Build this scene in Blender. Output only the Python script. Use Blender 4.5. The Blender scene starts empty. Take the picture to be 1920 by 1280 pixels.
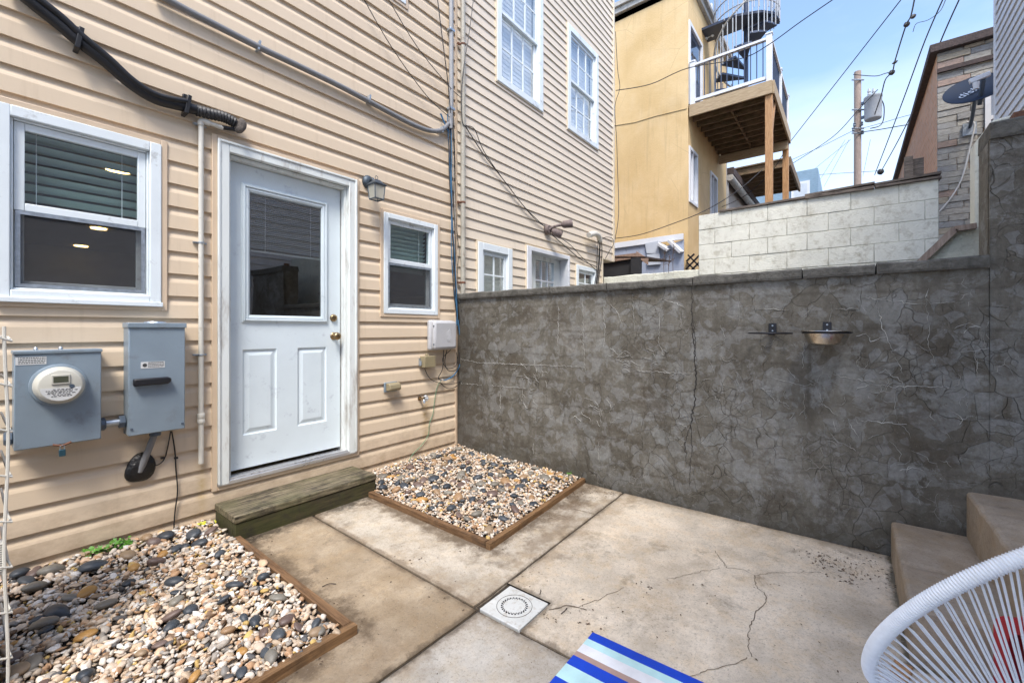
import bpy, bmesh, math, random
import numpy as np
from mathutils import Vector, Matrix, noise
random.seed(7)
rng = np.random.default_rng(11)
R = math.radians
S = bpy.context.scene
COL = S.collection

# ------------------------------------------------------------------ camera
CF, CA, CH = 810.0, 0.66447, 617.8            # focal length (px of 1920), heading, horizon row
CC = np.array([-2.99, -3.03, 1.22])           # eye; origin = corner house wall / garden wall at ground
FW = np.array([math.cos(CA), math.sin(CA), 0.]); RT = np.array([math.sin(CA), -math.cos(CA), 0.]); UP = np.array([0, 0, 1.])
cd = bpy.data.cameras.new('camera'); cam = bpy.data.objects.new('camera', cd); COL.objects.link(cam)
cd.sensor_width = 36; cd.lens = 36 * CF / 1920; cd.shift_y = -(640 - CH) / 1920
cd.clip_start = 0.02; cd.clip_end = 2000
cam.location = CC; cam.rotation_euler = (R(90), 0, CA - R(90))
S.camera = cam

# ------------------------------------------------------------------ sky, sun, exposure
SUN_EL, SUN_AZ = R(58), R(232)                # azimuth measured clockwise from +Y: light comes from -X -Y
w = bpy.data.worlds.new('World'); S.world = w; w.use_nodes = True
nt = w.node_tree; nt.nodes.clear()
def wn(t, **k):
    n = nt.nodes.new(t)
    for a, b in k.items(): setattr(n, a, b)
    return n
wo = wn('ShaderNodeOutputWorld'); bg = wn('ShaderNodeBackground'); bg.inputs[1].default_value = 0.14
sky = wn('ShaderNodeTexSky', sky_type='NISHITA', sun_disc=False, sun_elevation=SUN_EL, sun_rotation=SUN_AZ, air_density=1.0, dust_density=1.2, ozone_density=1.4)
tc = wn('ShaderNodeTexCoord'); sp = wn('ShaderNodeSeparateXYZ'); nt.links.new(tc.outputs['Generated'], sp.inputs[0])
mp = wn('ShaderNodeMapping'); mp.inputs['Scale'].default_value = (1, 1, 3.2); nt.links.new(tc.outputs['Generated'], mp.inputs[0])
no = wn('ShaderNodeTexNoise'); no.inputs['Scale'].default_value = 2.3; no.inputs['Detail'].default_value = 7; no.inputs['Roughness'].default_value = .55
nt.links.new(mp.outputs[0], no.inputs['Vector'])
mr = wn('ShaderNodeMapRange'); nt.links.new(sp.outputs[2], mr.inputs[0])
mr.inputs[1].default_value = 0.02; mr.inputs[2].default_value = .50; mr.inputs[3].default_value = .86; mr.inputs[4].default_value = -.02
ad = wn('ShaderNodeMath', operation='MULTIPLY_ADD'); nt.links.new(no.outputs[0], ad.inputs[0]); ad.inputs[1].default_value = 1.1; ad.inputs[2].default_value = -.52
ad2 = wn('ShaderNodeMath', operation='ADD', use_clamp=True); nt.links.new(ad.outputs[0], ad2.inputs[0]); nt.links.new(mr.outputs[0], ad2.inputs[1])
mx = wn('ShaderNodeMix', data_type='RGBA'); nt.links.new(ad2.outputs[0], mx.inputs[0]); nt.links.new(sky.outputs[0], mx.inputs[6]); mx.inputs[7].default_value = (3.1, 3.45, 4.0, 1)
nt.links.new(mx.outputs[2], bg.inputs[0]); nt.links.new(bg.outputs[0], wo.inputs[0])
sd = bpy.data.lights.new('sun', 'SUN'); sd.energy = 1.5; sd.angle = R(17); sd.color = (1.0, .95, .88)
so = bpy.data.objects.new('sun', sd); COL.objects.link(so)
sv = Vector((math.sin(SUN_AZ) * math.cos(SUN_EL), math.cos(SUN_AZ) * math.cos(SUN_EL), math.sin(SUN_EL)))
so.rotation_euler = sv.to_track_quat('Z', 'Y').to_euler(); so.location = (-4, -6, 12)
S.view_settings.view_transform = 'Standard'; S.view_settings.look = 'None'; S.view_settings.gamma = 1
S.view_settings.use_curve_mapping = False; S.view_settings.exposure = 1.48
S.render.engine = 'CYCLES'
S.cycles.max_bounces = 6; S.cycles.diffuse_bounces = 3; S.cycles.transparent_max_bounces = 16

# ------------------------------------------------------------------ measuring helpers (points on real planes)
def ray(u, v): return FW + (u - 960) / CF * RT + (CH - v) / CF * UP
def W(u, v, y=0.):                     # point on a plane parallel to the house wall
    d = ray(u, v); return CC + (y - CC[1]) / d[1] * d
def X(u, v, x=0.):                     # point on a plane parallel to the garden wall
    d = ray(u, v); return CC + (x - CC[0]) / d[0] * d
def Z(u, v, z=0.):
    d = ray(u, v); return CC + (z - CC[2]) / d[2] * d
def D(u, v, t): return CC + t * ray(u, v)
def g(x, y): return .022 * math.hypot(x + 1.49, y + 1.86)       # patio falls to the drain

# ------------------------------------------------------------------ materials
class Mat:
    def __init__(s, name):
        s.m = bpy.data.materials.new(name); s.m.use_nodes = True; s.t = s.m.node_tree; s.t.nodes.clear()
        s.out = s.n('ShaderNodeOutputMaterial'); s.b = s.n('ShaderNodeBsdfPrincipled'); s.l(s.b.outputs[0], s.out.inputs[0])
        s.pos = None
    def n(s, t, **k):
        n = s.t.nodes.new(t)
        for a, b in k.items(): setattr(n, a, b)
        return n
    def l(s, a, b): s.t.links.new(a, b)
    def co(s, sc=(1, 1, 1), kind='world', rot=(0, 0, 0), loc=(0, 0, 0)):
        if kind == 'world': o = s.n('ShaderNodeNewGeometry').outputs['Position']
        else: o = s.n('ShaderNodeTexCoord').outputs['Object']
        m = s.n('ShaderNodeMapping'); m.inputs['Scale'].default_value = sc; m.inputs['Rotation'].default_value = rot; m.inputs['Location'].default_value = loc
        s.l(o, m.inputs[0]); return m.outputs[0]
    def noise(s, vec, scale, det=4, rough=.55, dist=0):
        n = s.n('ShaderNodeTexNoise'); s.l(vec, n.inputs['Vector']); n.inputs['Scale'].default_value = scale
        n.inputs['Detail'].default_value = det; n.inputs['Roughness'].default_value = rough; n.inputs['Distortion'].default_value = dist
        return n.outputs[0]
    def voro(s, vec, scale, feat='DISTANCE_TO_EDGE', rand=1.):
        n = s.n('ShaderNodeTexVoronoi', feature=feat); s.l(vec, n.inputs['Vector']); n.inputs['Scale'].default_value = scale; n.inputs['Randomness'].default_value = rand
        return n.outputs['Distance'] if feat != 'COLOR' else n.outputs['Color']
    def ramp(s, fac, stops, interp='LINEAR'):
        r = s.n('ShaderNodeValToRGB'); r.color_ramp.interpolation = interp; s.l(fac, r.inputs[0]); e = r.color_ramp.elements
        for i, (p, c) in enumerate(stops):
            el = e[i] if i < 2 else e.new(p)
            el.position = p; el.color = tuple(c) + (1,) if len(c) == 3 else c
        return r.outputs[0]
    def mr(s, v, a, b, c=0., d=1.):
        n = s.n('ShaderNodeMapRange'); s.l(v, n.inputs[0])
        for i, q in enumerate((a, b, c, d)): n.inputs[i + 1].default_value = q
        return n.outputs[0]
    def math(s, op, a, b=None, clamp=False):
        n = s.n('ShaderNodeMath', operation=op, use_clamp=clamp)
        for i, q in enumerate((a, b)):
            if q is None: continue
            if isinstance(q, (int, float)): n.inputs[i].default_value = q
            else: s.l(q, n.inputs[i])
        return n.outputs[0]
    def mix(s, f, a, b, bt='MIX'):
        n = s.n('ShaderNodeMix', data_type='RGBA', blend_type=bt)
        for i, q in ((0, f), (6, a), (7, b)):
            if isinstance(q, (int, float)): n.inputs[i].default_value = q
            elif isinstance(q, tuple): n.inputs[i].default_value = q + (1,) if len(q) == 3 else q
            else: s.l(q, n.inputs[i])
        return n.outputs[2]
    def bump(s, h, strength=.3, dist=.01, prev=None):
        n = s.n('ShaderNodeBump'); s.l(h, n.inputs['Height']); n.inputs['Strength'].default_value = strength; n.inputs['Distance'].default_value = dist
        if prev is not None: s.l(prev, n.inputs['Normal'])
        return n.outputs[0]
    def set(s, col=None, rough=None, metal=None, normal=None, **k):
        for nm, v in (('Base Color', col), ('Roughness', rough), ('Metallic', metal), ('Normal', normal)):
            if v is None: continue
            if isinstance(v, (int, float)): s.b.inputs[nm].default_value = v
            elif isinstance(v, tuple): s.b.inputs[nm].default_value = v + (1,)
            else: s.l(v, s.b.inputs[nm])
        for a, b in k.items(): s.b.inputs[a.replace('_', ' ')].default_value = b
        return s.m

def simple(name, col, rough=.5, metal=0., var=.18, scale=6., bump=.15, bscale=90., stretch=(1, 1, 1), dirt=.0, dirtcol=(.1, .08, .06), spec=.5, kind='world', dist=.002):
    m = Mat(name); v = m.co(stretch, kind)
    n1 = m.noise(v, scale, 5, .6)
    c = m.mix(m.mr(n1, .3, .7), tuple(max(0, q * (1 - var)) for q in col), tuple(min(1, q * (1 + var)) for q in col))
    if dirt:
        n2 = m.noise(v, scale * 2.7, 6, .7)
        c = m.mix(m.mr(n2, .62 - dirt * .3, .75), c, dirtcol)
    nb = m.noise(v, bscale, 3, .6)
    r = m.mr(n1, .2, .8, max(0, rough - .08), min(1, rough + .08))
    return m.set(c, r, metal, m.bump(nb, bump, dist), Specular_IOR_Level=spec)

M = {}
def siding_mat(name, col, grain=.25):
    m = Mat(name); v = m.co((1.2, 1, 26)); gr = m.noise(v, 9, 4, .6)
    big = m.noise(m.co((.6, 1, 1)), 1.3, 4, .6)
    c = m.mix(m.mr(big, .3, .7), tuple(q * .95 for q in col), tuple(min(1, q * 1.04) for q in col))
    c = m.mix(m.mr(gr, .35, .75, 0, .10), c, tuple(q * .72 for q in col))
    # grime streaks washed down the courses
    st = m.noise(m.co((7, 1, .5)), 2.2, 5, .65)
    c = m.mix(m.mr(st, .56, .82, 0, .38), c, tuple(q * f for q, f in zip(col, (.60, .55, .48))))
    sp_ = m.noise(m.co(), 240, 2, .5); c = m.mix(m.mr(sp_, .74, .80, 0, .35), c, (.12, .10, .07))
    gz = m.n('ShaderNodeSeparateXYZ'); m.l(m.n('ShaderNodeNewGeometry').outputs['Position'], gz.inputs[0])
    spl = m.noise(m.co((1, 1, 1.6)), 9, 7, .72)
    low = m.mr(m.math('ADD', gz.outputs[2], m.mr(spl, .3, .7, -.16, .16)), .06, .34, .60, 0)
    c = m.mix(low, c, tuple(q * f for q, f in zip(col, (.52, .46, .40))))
    return m, c, m.bump(gr, .12, .0015)
def rust_spot(m, c, x, z0, z1, wd, col, amt):
    """a stain of its own shape: x, from z1 down to z0"""
    geo = m.n('ShaderNodeNewGeometry').outputs['Position']; s_ = m.n('ShaderNodeSeparateXYZ'); m.l(geo, s_.inputs[0])
    wob = m.noise(m.co((1, 1, 3)), 14, 3)
    dx = m.math('ABSOLUTE', m.math('SUBTRACT', m.math('ADD', s_.outputs[0], m.mr(wob, 0, 1, -wd * .5, wd * .5)), x))
    fx = m.mr(dx, 0, wd, 1, 0)
    fz = m.math('MULTIPLY', m.mr(s_.outputs[2], z0, z0 + (z1 - z0) * .6, 0, 1), m.mr(s_.outputs[2], z1 - .01, z1, 1, 0))
    return m.mix(m.math('MULTIPLY', m.math('MULTIPLY', fx, fz), m.mr(wob, .3, .7, .2 * amt, amt)), c, col)
BEIGE = (.735, .592, .430)
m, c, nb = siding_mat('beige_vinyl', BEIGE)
pb = W(795, 760); c = rust_spot(m, c, pb[0] + .01, .12, .62, .07, (.42, .27, .09), .85)
pb2 = W(378, 868); c = rust_spot(m, c, pb2[0], .05, pb2[2], .035, (.48, .33, .12), .7)
pb3 = W(740, 740); c = rust_spot(m, c, pb3[0] - .01, .5, pb3[2] + .01, .13, (.25, .19, .13), .6)
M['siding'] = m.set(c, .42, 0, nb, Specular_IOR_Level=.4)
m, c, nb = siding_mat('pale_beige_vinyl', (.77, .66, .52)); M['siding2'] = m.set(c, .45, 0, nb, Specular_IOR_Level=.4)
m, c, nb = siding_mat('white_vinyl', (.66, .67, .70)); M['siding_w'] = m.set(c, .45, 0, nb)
M['trim'] = simple('beige_trim', (.69, .535, .38), .4, var=.06, bump=.05)
M['trim2'] = simple('pale_trim', (.76, .66, .50), .4, var=.06, bump=.05)
M['white'] = simple('white_vinyl_frame', (.80, .855, .87), .35, var=.05, scale=3, bump=.05, dirt=.12, dirtcol=(.40, .40, .38))
M['casing'] = simple('painted_casing', (.77, .80, .77), .45, var=.07, scale=5, bump=.25, bscale=40, stretch=(1, 1, .2), dirt=.35, dirtcol=(.40, .36, .31))
M['door'] = simple('door_paint', (.72, .80, .83), .38, var=.04, scale=4, bump=.05, dirt=.08, dirtcol=(.50, .55, .60))
M['alu'] = simple('aluminium_sill', (.62, .62, .63), .3, 0.7, var=.15, stretch=(.3, 1, 1), scale=30)
M['brass'] = simple('aged_brass', (.34, .24, .13), .3, 1, var=.2, scale=30)
M['galv'] = simple('galvanised', (.45, .50, .55), .4, .8, var=.2, scale=40)
M['grey_box'] = simple('grey_enamel', (.25, .31, .36), .42, .15, var=.10, scale=3.5, bump=.06, dirt=.2, dirtcol=(.20, .22, .23))
M['grey_dark'] = simple('dark_grey_fitting', (.10, .13, .17), .4, .4)
M['black'] = simple('black_rubber', (.012, .012, .014), .42, var=.3, bump=.3, bscale=50)
M['tape'] = simple('black_tape', (.03, .03, .032), .5, var=.5, scale=40, bump=.8, bscale=60)
M['mastic'] = simple('black_mastic', (.010, .009, .009), .35, bump=1., bscale=40, dist=.01)
M['foam'] = simple('torn_insulation', (.12, .10, .085), .9, var=.5, scale=40, bump=1., bscale=60, dist=.01)
M['pvc'] = simple('cream_pvc', (.68, .65, .57), .35, var=.06, bump=.05, dirt=.1, dirtcol=(.35, .30, .2))
M['conduit'] = simple('grey_conduit', (.21, .21, .215), .45, var=.12, bump=.05)
M['conduit_l'] = simple('light_conduit', (.34, .34, .34), .45, var=.1)
M['pipe_tan'] = simple('tan_pipe', (.44, .41, .34), .5, var=.15, dirt=.2, dirtcol=(.2, .12, .07))
M['rust'] = simple('rusty_strap', (.16, .07, .04), .8, var=.4, scale=50)
M['cable'] = simple('black_cable', (.02, .018, .018), .5)
M['cable_b'] = simple('blue_cable', (.05, .17, .32), .45)
M['cable_g'] = simple('green_wire', (.10, .24, .13), .6)
M['cable_w'] = simple('white_cable', (.6, .58, .54), .5)
M['util'] = simple('grey_plastic', (.50, .50, .51), .5, var=.05)
M['tan_box'] = simple('olive_tan_box', (.30, .25, .15), .5, var=.1, dirt=.1)
M['label'] = simple('sticker', (.70, .70, .68), .5, var=.1)
M['ink'] = simple('ink', (.06, .06, .06), .6)
M['lcd'] = simple('display', (.09, .095, .06), .2)
M['meterface'] = simple('cream_plastic', (.60, .58, .50), .35, var=.06)
M['paddlock'] = simple('teal_lock', (.03, .09, .12), .35, .3)
M['steel'] = simple('stainless', (.55, .50, .43), .22, 1, var=.2, scale=12, stretch=(1, 1, .3))
M['iron'] = simple('black_iron', (.015, .015, .02), .4, .3)
M['lantern'] = simple('verdigris_black', (.07, .09, .11), .5, .5, var=.3, scale=30)
M['dark'] = simple('dark_interior', (.03, .03, .033), .9)
M['room'] = simple('room_paint', (.16, .16, .155), .8)
M['blind'] = simple('blind_slat', (.50, .62, .60), .4, var=.04)
M['blind_w'] = simple('white_blind', (.88, .89, .90), .5, var=.04)
M['blind_g'] = simple('grey_blind', (.36, .40, .38), .5, var=.04)
M['chairw'] = simple('white_cord', (.90, .90, .89), .35, var=.05, scale=60)
M['rug_b'] = simple('cobalt_weave', (.004, .055, .52), .55, bump=.8, bscale=260)
M['rug_a'] = simple('aqua_weave', (.50, .74, .74), .6, bump=.8, bscale=260)
M['rug_w'] = simple('white_weave', (.78, .78, .79), .6, bump=.8, bscale=260)
M['rug_t'] = simple('tan_weave', (.42, .28, .23), .6, bump=.8, bscale=260)
M['red'] = simple('red_plastic', (.42, .015, .025), .4)
M['navy'] = simple('dark_navy_metal', (.045, .06, .10), .4, .3)
M['whitepaint'] = simple('white_paint', (.72, .73, .75), .5, var=.06)
M['leaf'] = simple('green_leaf', (.09, .25, .025), .5, var=.4, scale=25)
M['leafy'] = simple('yellow_leaf', (.55, .55, .04), .5, var=.3, scale=25)
M['deadleaf'] = simple('dead_leaf', (.085, .050, .030), .8, var=.5, scale=40)
M['litter'] = simple('dark_litter', (.045, .032, .024), .9, var=.5, scale=60)
M['asphalt'] = simple('ground', (.10, .095, .085), .9, scale=2)
M['soil'] = simple('soil', (.035, .025, .017), .95, var=.5, scale=20, bump=1, bscale=60, dist=.01)
M['drain'] = simple('white_drain', (.66, .66, .62), .45, var=.08, scale=12, dirt=.35, dirtcol=(.42, .36, .28))
M['joint'] = simple('dirty_joint', (.05, .038, .026), .95, var=.5, scale=50, bump=1, bscale=120, dist=.004)
M['crack'] = simple('dark_crack', (.035, .03, .026), .95)
M['hair'] = simple('hairline_crack', (.15, .115, .08), .95, var=.5, scale=30)
M['calcite'] = simple('white_efflorescence', (.55, .54, .50), .9, var=.35, scale=30)
M['trans'] = simple('transformer_paint', (.40, .42, .44), .45, var=.1)
M['dish'] = simple('satellite_dish_paint', (.022, .034, .06), .7, spec=.2)
M['gutter'] = simple('aged_gutter', (.46, .44, .40), .5, dirt=.3)
M['shingle'] = simple('dark_roofing', (.07, .05, .045), .85, var=.4, scale=20, bump=1, bscale=40, dist=.01)
M['pinkboard'] = simple('weathered_wood_edge', (.30, .20, .15), .8, var=.3, scale=20)
M['bluepanel'] = simple('pale_blue_panel', (.34, .38, .47), .7, var=.1, scale=4, dirt=.15, dirtcol=(.25, .25, .27))
M['paleblue'] = simple('pale_grey_panel', (.50, .53, .58), .7, var=.08, scale=4)
M['tanside'] = simple('tan_siding', (.36, .31, .27), .6, stretch=(.3, .3, 8))
M['blueside'] = simple('grey_blue_siding', (.22, .33, .42), .6, stretch=(1, 1, 8))

def wood(name, c1, c2, axis=0, green=0., rough=.75, dark=.0):
    m = Mat(name); st = [9, 9, 9]; st[axis] = .7
    v = m.co(tuple(st)); n1 = m.noise(v, 8, 8, .72, .4); n2 = m.noise(m.co(), 5, 4, .6)
    c = m.ramp(n1, [(.38, c1), (.52, tuple((a + b) / 2 for a, b in zip(c1, c2))), (.66, c2)])
    if green: c = m.mix(m.mr(n2, .42, .62, 0, green), c, (.055, .065, .012))
    if dark: c = m.mix(m.mr(m.noise(m.co(), 9, 5, .7), .5, .7, 0, dark), c, (.03, .024, .018))
    return m.set(c, rough, 0, m.bump(n1, .5, .004))
M['frame_wood'] = wood('treated_edging', (.10, .050, .020), (.27, .15, .07), 1, dark=.5)
M['frame_wood_x'] = wood('treated_edging_across', (.13, .065, .025), (.30, .17, .075), 0, dark=.5)
M['step_top'] = wood('weathered_tread', (.022, .015, .008), (.34, .28, .18), 0, green=.35, dark=.95)
M['step_front'] = wood('mossy_board', (.022, .016, .008), (.085, .068, .030), 0, green=.5, dark=.9)
M['deck_light'] = wood('deck_fascia', (.32, .22, .12), (.52, .40, .25), 1)
M['deck_post'] = wood('deck_post', (.34, .17, .07), (.58, .34, .16), 2)
M['deck_dark'] = wood('deck_joist', (.10, .06, .03), (.32, .21, .12), 1, green=.3)
M['pole'] = wood('utility_pole', (.26, .19, .15), (.42, .33, .27), 2)
M['oldwood'] = wood('grey_old_wood', (.07, .055, .045), (.26, .21, .17), 1, dark=.6)

def retaining_mat():
    m = Mat('cracked_grey_parging')
    v0 = m.co(); wv = m.n('ShaderNodeVectorMath', operation='ADD')
    wn_ = m.n('ShaderNodeTexNoise'); m.l(v0, wn_.inputs['Vector']); wn_.inputs['Scale'].default_value = 3.0; wn_.inputs['Detail'].default_value = 3
    sc_ = m.n('ShaderNodeVectorMath', operation='SCALE'); m.l(wn_.outputs['Color'], sc_.inputs[0]); sc_.inputs['Scale'].default_value = .22
    m.l(v0, wv.inputs[0]); m.l(sc_.outputs[0], wv.inputs[1]); v = wv.outputs[0]
    big = m.noise(v0, 1.3, 6, .62, .2); med = m.noise(m.co(loc=(3, 5, 7)), 5.5, 9, .76, .2); fine = m.noise(v0, 42, 6, .75)
    stk = m.noise(m.co((5, 5, .7), loc=(1, 1, 1)), 2.2, 7, .7)
    f = m.math('ADD', m.math('ADD', m.math('MULTIPLY', big, .40), m.math('MULTIPLY', med, .36)), m.math('MULTIPLY', stk, .24))
    c = m.ramp(f, [(.38, (.070, .058, .040)), (.46, (.118, .104, .080)), (.53, (.175, .160, .130)), (.60, (.265, .250, .218)), (.68, (.37, .355, .325))])
    # plates of the skin coat between the map cracks: each cell its own tone, in patches
    vc = m.n('ShaderNodeTexVoronoi', feature='F1'); m.l(v, vc.inputs['Vector']); vc.inputs['Scale'].default_value = 8.5
    sc3 = m.n('ShaderNodeSeparateColor'); m.l(vc.outputs['Color'], sc3.inputs[0])
    zone = m.noise(m.co(loc=(9, 1, 2)), 2.3, 6, .7)
    pl1 = m.math('MULTIPLY', m.mr(m.math('ADD', sc3.outputs[0], m.mr(med, .3, .7, -.45, .45)), .50, .62), m.mr(zone, .46, .56))
    c = m.mix(m.math('MULTIPLY', pl1, .46), c, (.30, .305, .29))
    vd = m.n('ShaderNodeTexVoronoi', feature='F1'); m.l(v, vd.inputs['Vector']); vd.inputs['Scale'].default_value = 19
    sc4 = m.n('ShaderNodeSeparateColor'); m.l(vd.outputs['Color'], sc4.inputs[0])
    c = m.mix(m.math('MULTIPLY', m.mr(m.math('ADD', sc4.outputs[1], m.mr(med, .3, .7, -.5, .5)), .62, .78), .42), c, (.30, .30, .29))
    br = m.noise(m.co((1, 1, 1.3), loc=(1, 8, 4)), 2.9, 9, .76, .2)
    c = m.mix(m.mr(br, .52, .62, 0, .72), c, (.085, .066, .044))
    # damp, dirty foot of the wall and tide lines along the block courses
    gz = m.n('ShaderNodeSeparateXYZ'); m.l(v0, gz.inputs[0]); zz = m.math('ADD', gz.outputs[2], m.mr(med, .3, .7, -.10, .10))
    c = m.mix(m.mr(zz, .02, .30, .62, 0), c, (.060, .052, .036))
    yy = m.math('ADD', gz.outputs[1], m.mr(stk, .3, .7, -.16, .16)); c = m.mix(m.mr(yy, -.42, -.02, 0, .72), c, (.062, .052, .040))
    cs = m.math('ABSOLUTE', m.math('SUBTRACT', m.math('FRACT', m.math('DIVIDE', m.math('ADD', gz.outputs[2], m.mr(big, .2, .8, -.03, .03)), .2032)), .5))
    c = m.mix(m.math('MULTIPLY', m.mr(cs, .43, .49, 0, .55), m.mr(stk, .42, .60)), c, (.075, .06, .042))
    cv = m.math('ABSOLUTE', m.math('SUBTRACT', m.math('FRACT', m.math('DIVIDE', m.math('ADD', gz.outputs[1], m.mr(med, .2, .8, -.02, .02)), .4064)), .5))
    c = m.mix(m.math('MULTIPLY', m.mr(cv, .465, .495, 0, .5), m.mr(zone, .50, .58)), c, (.07, .058, .042))
    c = m.mix(m.mr(fine, .38, .70, 0, .40), c, (.060, .052, .040))
    c = m.mix(m.mr(m.noise(v0, 120, 3, .6), .64, .74, 0, .4), c, (.42, .41, .39))
    e1 = m.voro(v, 8.5); e2 = m.voro(v, 19)
    z1 = m.noise(m.co(loc=(4, 4, 1)), 2.4, 5, .7); z2 = m.noise(m.co(loc=(7, 2, 8)), 3.6, 5, .7)
    k1 = m.math('MULTIPLY', m.mr(e1, .0, .014, 1, 0), m.mr(z1, .46, .58))
    k2 = m.math('MULTIPLY', m.mr(e2, .0, .024, 1, 0), m.mr(z2, .50, .60))
    c = m.mix(m.math('MULTIPLY', k1, .7), c, (.045, .038, .028))
    c = m.mix(m.math('MULTIPLY', k2, .6), c, (.055, .046, .034))
    e3 = m.voro(v, 15); k3 = m.math('MULTIPLY', m.mr(e3, .0, .012, 1, 0), m.mr(m.noise(m.co(loc=(2, 9, 5)), 4.0, 6, .7), .57, .63))
    c = m.mix(m.math('MULTIPLY', k3, .8), c, (.50, .48, .44))
    h = m.math('SUBTRACT', m.math('ADD', m.math('MULTIPLY', fine, .35), m.math('MULTIPLY', med, .9)), m.math('ADD', m.math('MULTIPLY', k1, .5), m.math('MULTIPLY', k2, .4)))
    m.set(c, m.mr(f, .4, .65, .62, .82), 0, m.bump(h, .8, .014), Specular_IOR_Level=.35)
    return m.m
M['wall'] = retaining_mat()
M['cap'] = simple('lichened_cap', (.125, .118, .102), .9, var=.4, scale=9, bump=1, bscale=70, dirt=.6, dirtcol=(.05, .045, .035), dist=.008)
M['cream_block'] = simple('cream_painted_block', (.76, .75, .66), .8, var=.08, scale=4, bump=.9, bscale=50, dirt=.42, dirtcol=(.46, .43, .34), dist=.006)
M['mortar'] = simple('cream_mortar', (.54, .53, .45), .85, bump=.8)
M['cream_stucco'] = simple('cream_stucco', (.70, .69, .58), .85, var=.1, scale=5, bump=1, bscale=45, dirt=.22, dirtcol=(.33, .30, .24), dist=.01)

def slab_mat(name, base, tan=.0, seed=0.):
    m = Mat(name); v = m.co(loc=(seed, seed * 2, 0)); a = m.noise(v, 1.9, 8, .66, .2); b = m.noise(v, 7.5, 8, .74, .15); f = m.noise(v, 95, 4, .7)
    c = m.mix(m.mr(a, .35, .65), tuple(q * .74 for q in base), tuple(min(1, q * 1.15) for q in base))
    c = m.mix(m.mr(b, .48, .66, 0, .55), c, (base[0] * .98, base[1] * .86, base[2] * .68))
    t = m.noise(m.co(loc=(seed + 4, 1, 0)), 2.6, 8, .72, .25)
    c = m.mix(m.mr(t, .50 - tan * .16, .66, 0, min(.85, .3 + tan * .6)), c, (.26, .185, .105))
    d = m.noise(m.co(loc=(seed + 9, 3, 0)), 3.9, 8, .74, .2); c = m.mix(m.mr(d, .56, .68, 0, .45 + tan * .4), c, (.125, .100, .072))
    geo = m.n('ShaderNodeNewGeometry').outputs['Position']; sx = m.n('ShaderNodeSeparateXYZ'); m.l(geo, sx.inputs[0])
    sn = m.noise(m.co(loc=(2, 6, 0)), 7, 7, .75)
    def near(x0, x1, y0, y1, wd, amt, col):
        nonlocal c
        dx = m.math('MAXIMUM', m.math('MAXIMUM', m.math('SUBTRACT', x0, sx.outputs[0]), m.math('SUBTRACT', sx.outputs[0], x1)), 0.)
        dy_ = m.math('MAXIMUM', m.math('MAXIMUM', m.math('SUBTRACT', y0, sx.outputs[1]), m.math('SUBTRACT', sx.outputs[1], y1)), 0.)
        d = m.math('ADD', m.math('ADD', dx, dy_), m.mr(sn, .25, .75, -wd * 1.3, wd * 1.3))
        c = m.mix(m.math('MULTIPLY', m.mr(d, 0, wd, 1, 0), amt), c, col)
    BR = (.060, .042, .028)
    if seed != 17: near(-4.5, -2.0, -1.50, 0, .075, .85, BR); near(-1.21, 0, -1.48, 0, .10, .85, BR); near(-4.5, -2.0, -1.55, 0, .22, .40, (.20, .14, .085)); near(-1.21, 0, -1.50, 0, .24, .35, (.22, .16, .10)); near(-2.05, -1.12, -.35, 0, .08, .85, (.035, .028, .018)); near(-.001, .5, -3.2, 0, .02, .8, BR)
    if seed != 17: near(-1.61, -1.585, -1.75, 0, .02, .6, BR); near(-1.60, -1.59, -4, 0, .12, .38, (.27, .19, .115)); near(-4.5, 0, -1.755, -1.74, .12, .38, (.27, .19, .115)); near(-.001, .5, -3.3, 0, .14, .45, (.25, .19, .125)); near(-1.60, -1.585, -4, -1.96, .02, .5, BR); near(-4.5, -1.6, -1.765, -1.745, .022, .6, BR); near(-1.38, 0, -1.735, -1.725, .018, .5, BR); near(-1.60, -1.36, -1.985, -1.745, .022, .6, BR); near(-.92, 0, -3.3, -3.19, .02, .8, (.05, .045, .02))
    near(-.62, -.36, -1.60, -1.52, .05, .45, (.14, .09, .05)); near(-1.75, -1.95, -1.05, -.85, .12, .5, (.10, .085, .07)); near(-1.05, -.6, -1.66, -1.62, .04, .3, (.16, .11, .07))
    c = m.mix(m.mr(f, .30, .46, .45, 0), c, (.13, .10, .075))
    c = m.mix(m.mr(m.noise(v, 260, 3, .7), .60, .68, 0, .55), c, (.15, .11, .075)); c = m.mix(m.mr(m.noise(v, 48, 8, .8), .52, .66, 0, .42), c, (.33, .26, .18))
    c = m.mix(m.mr(m.noise(v, 210, 2), .70, .76, 0, .5), c, (.66, .62, .55))
    return m.set(c, .8, 0, m.bump(m.math('ADD', m.math('MULTIPLY', f, .6), b), .5, .008), Specular_IOR_Level=.3)
M['slab_a'] = slab_mat('stained_concrete', (.50, .405, .29), .85, 0)
M['slab_b'] = slab_mat('worn_concrete', (.62, .55, .45), .45, 5)
M['slab_c'] = slab_mat('grey_concrete', (.58, .535, .465), .2, 9)
M['slab_d'] = slab_mat('pale_concrete', (.72, .62, .49), .2, 13)
M['stair'] = slab_mat('brown_stair_concrete', (.46, .375, .285), .6, 17)

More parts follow.
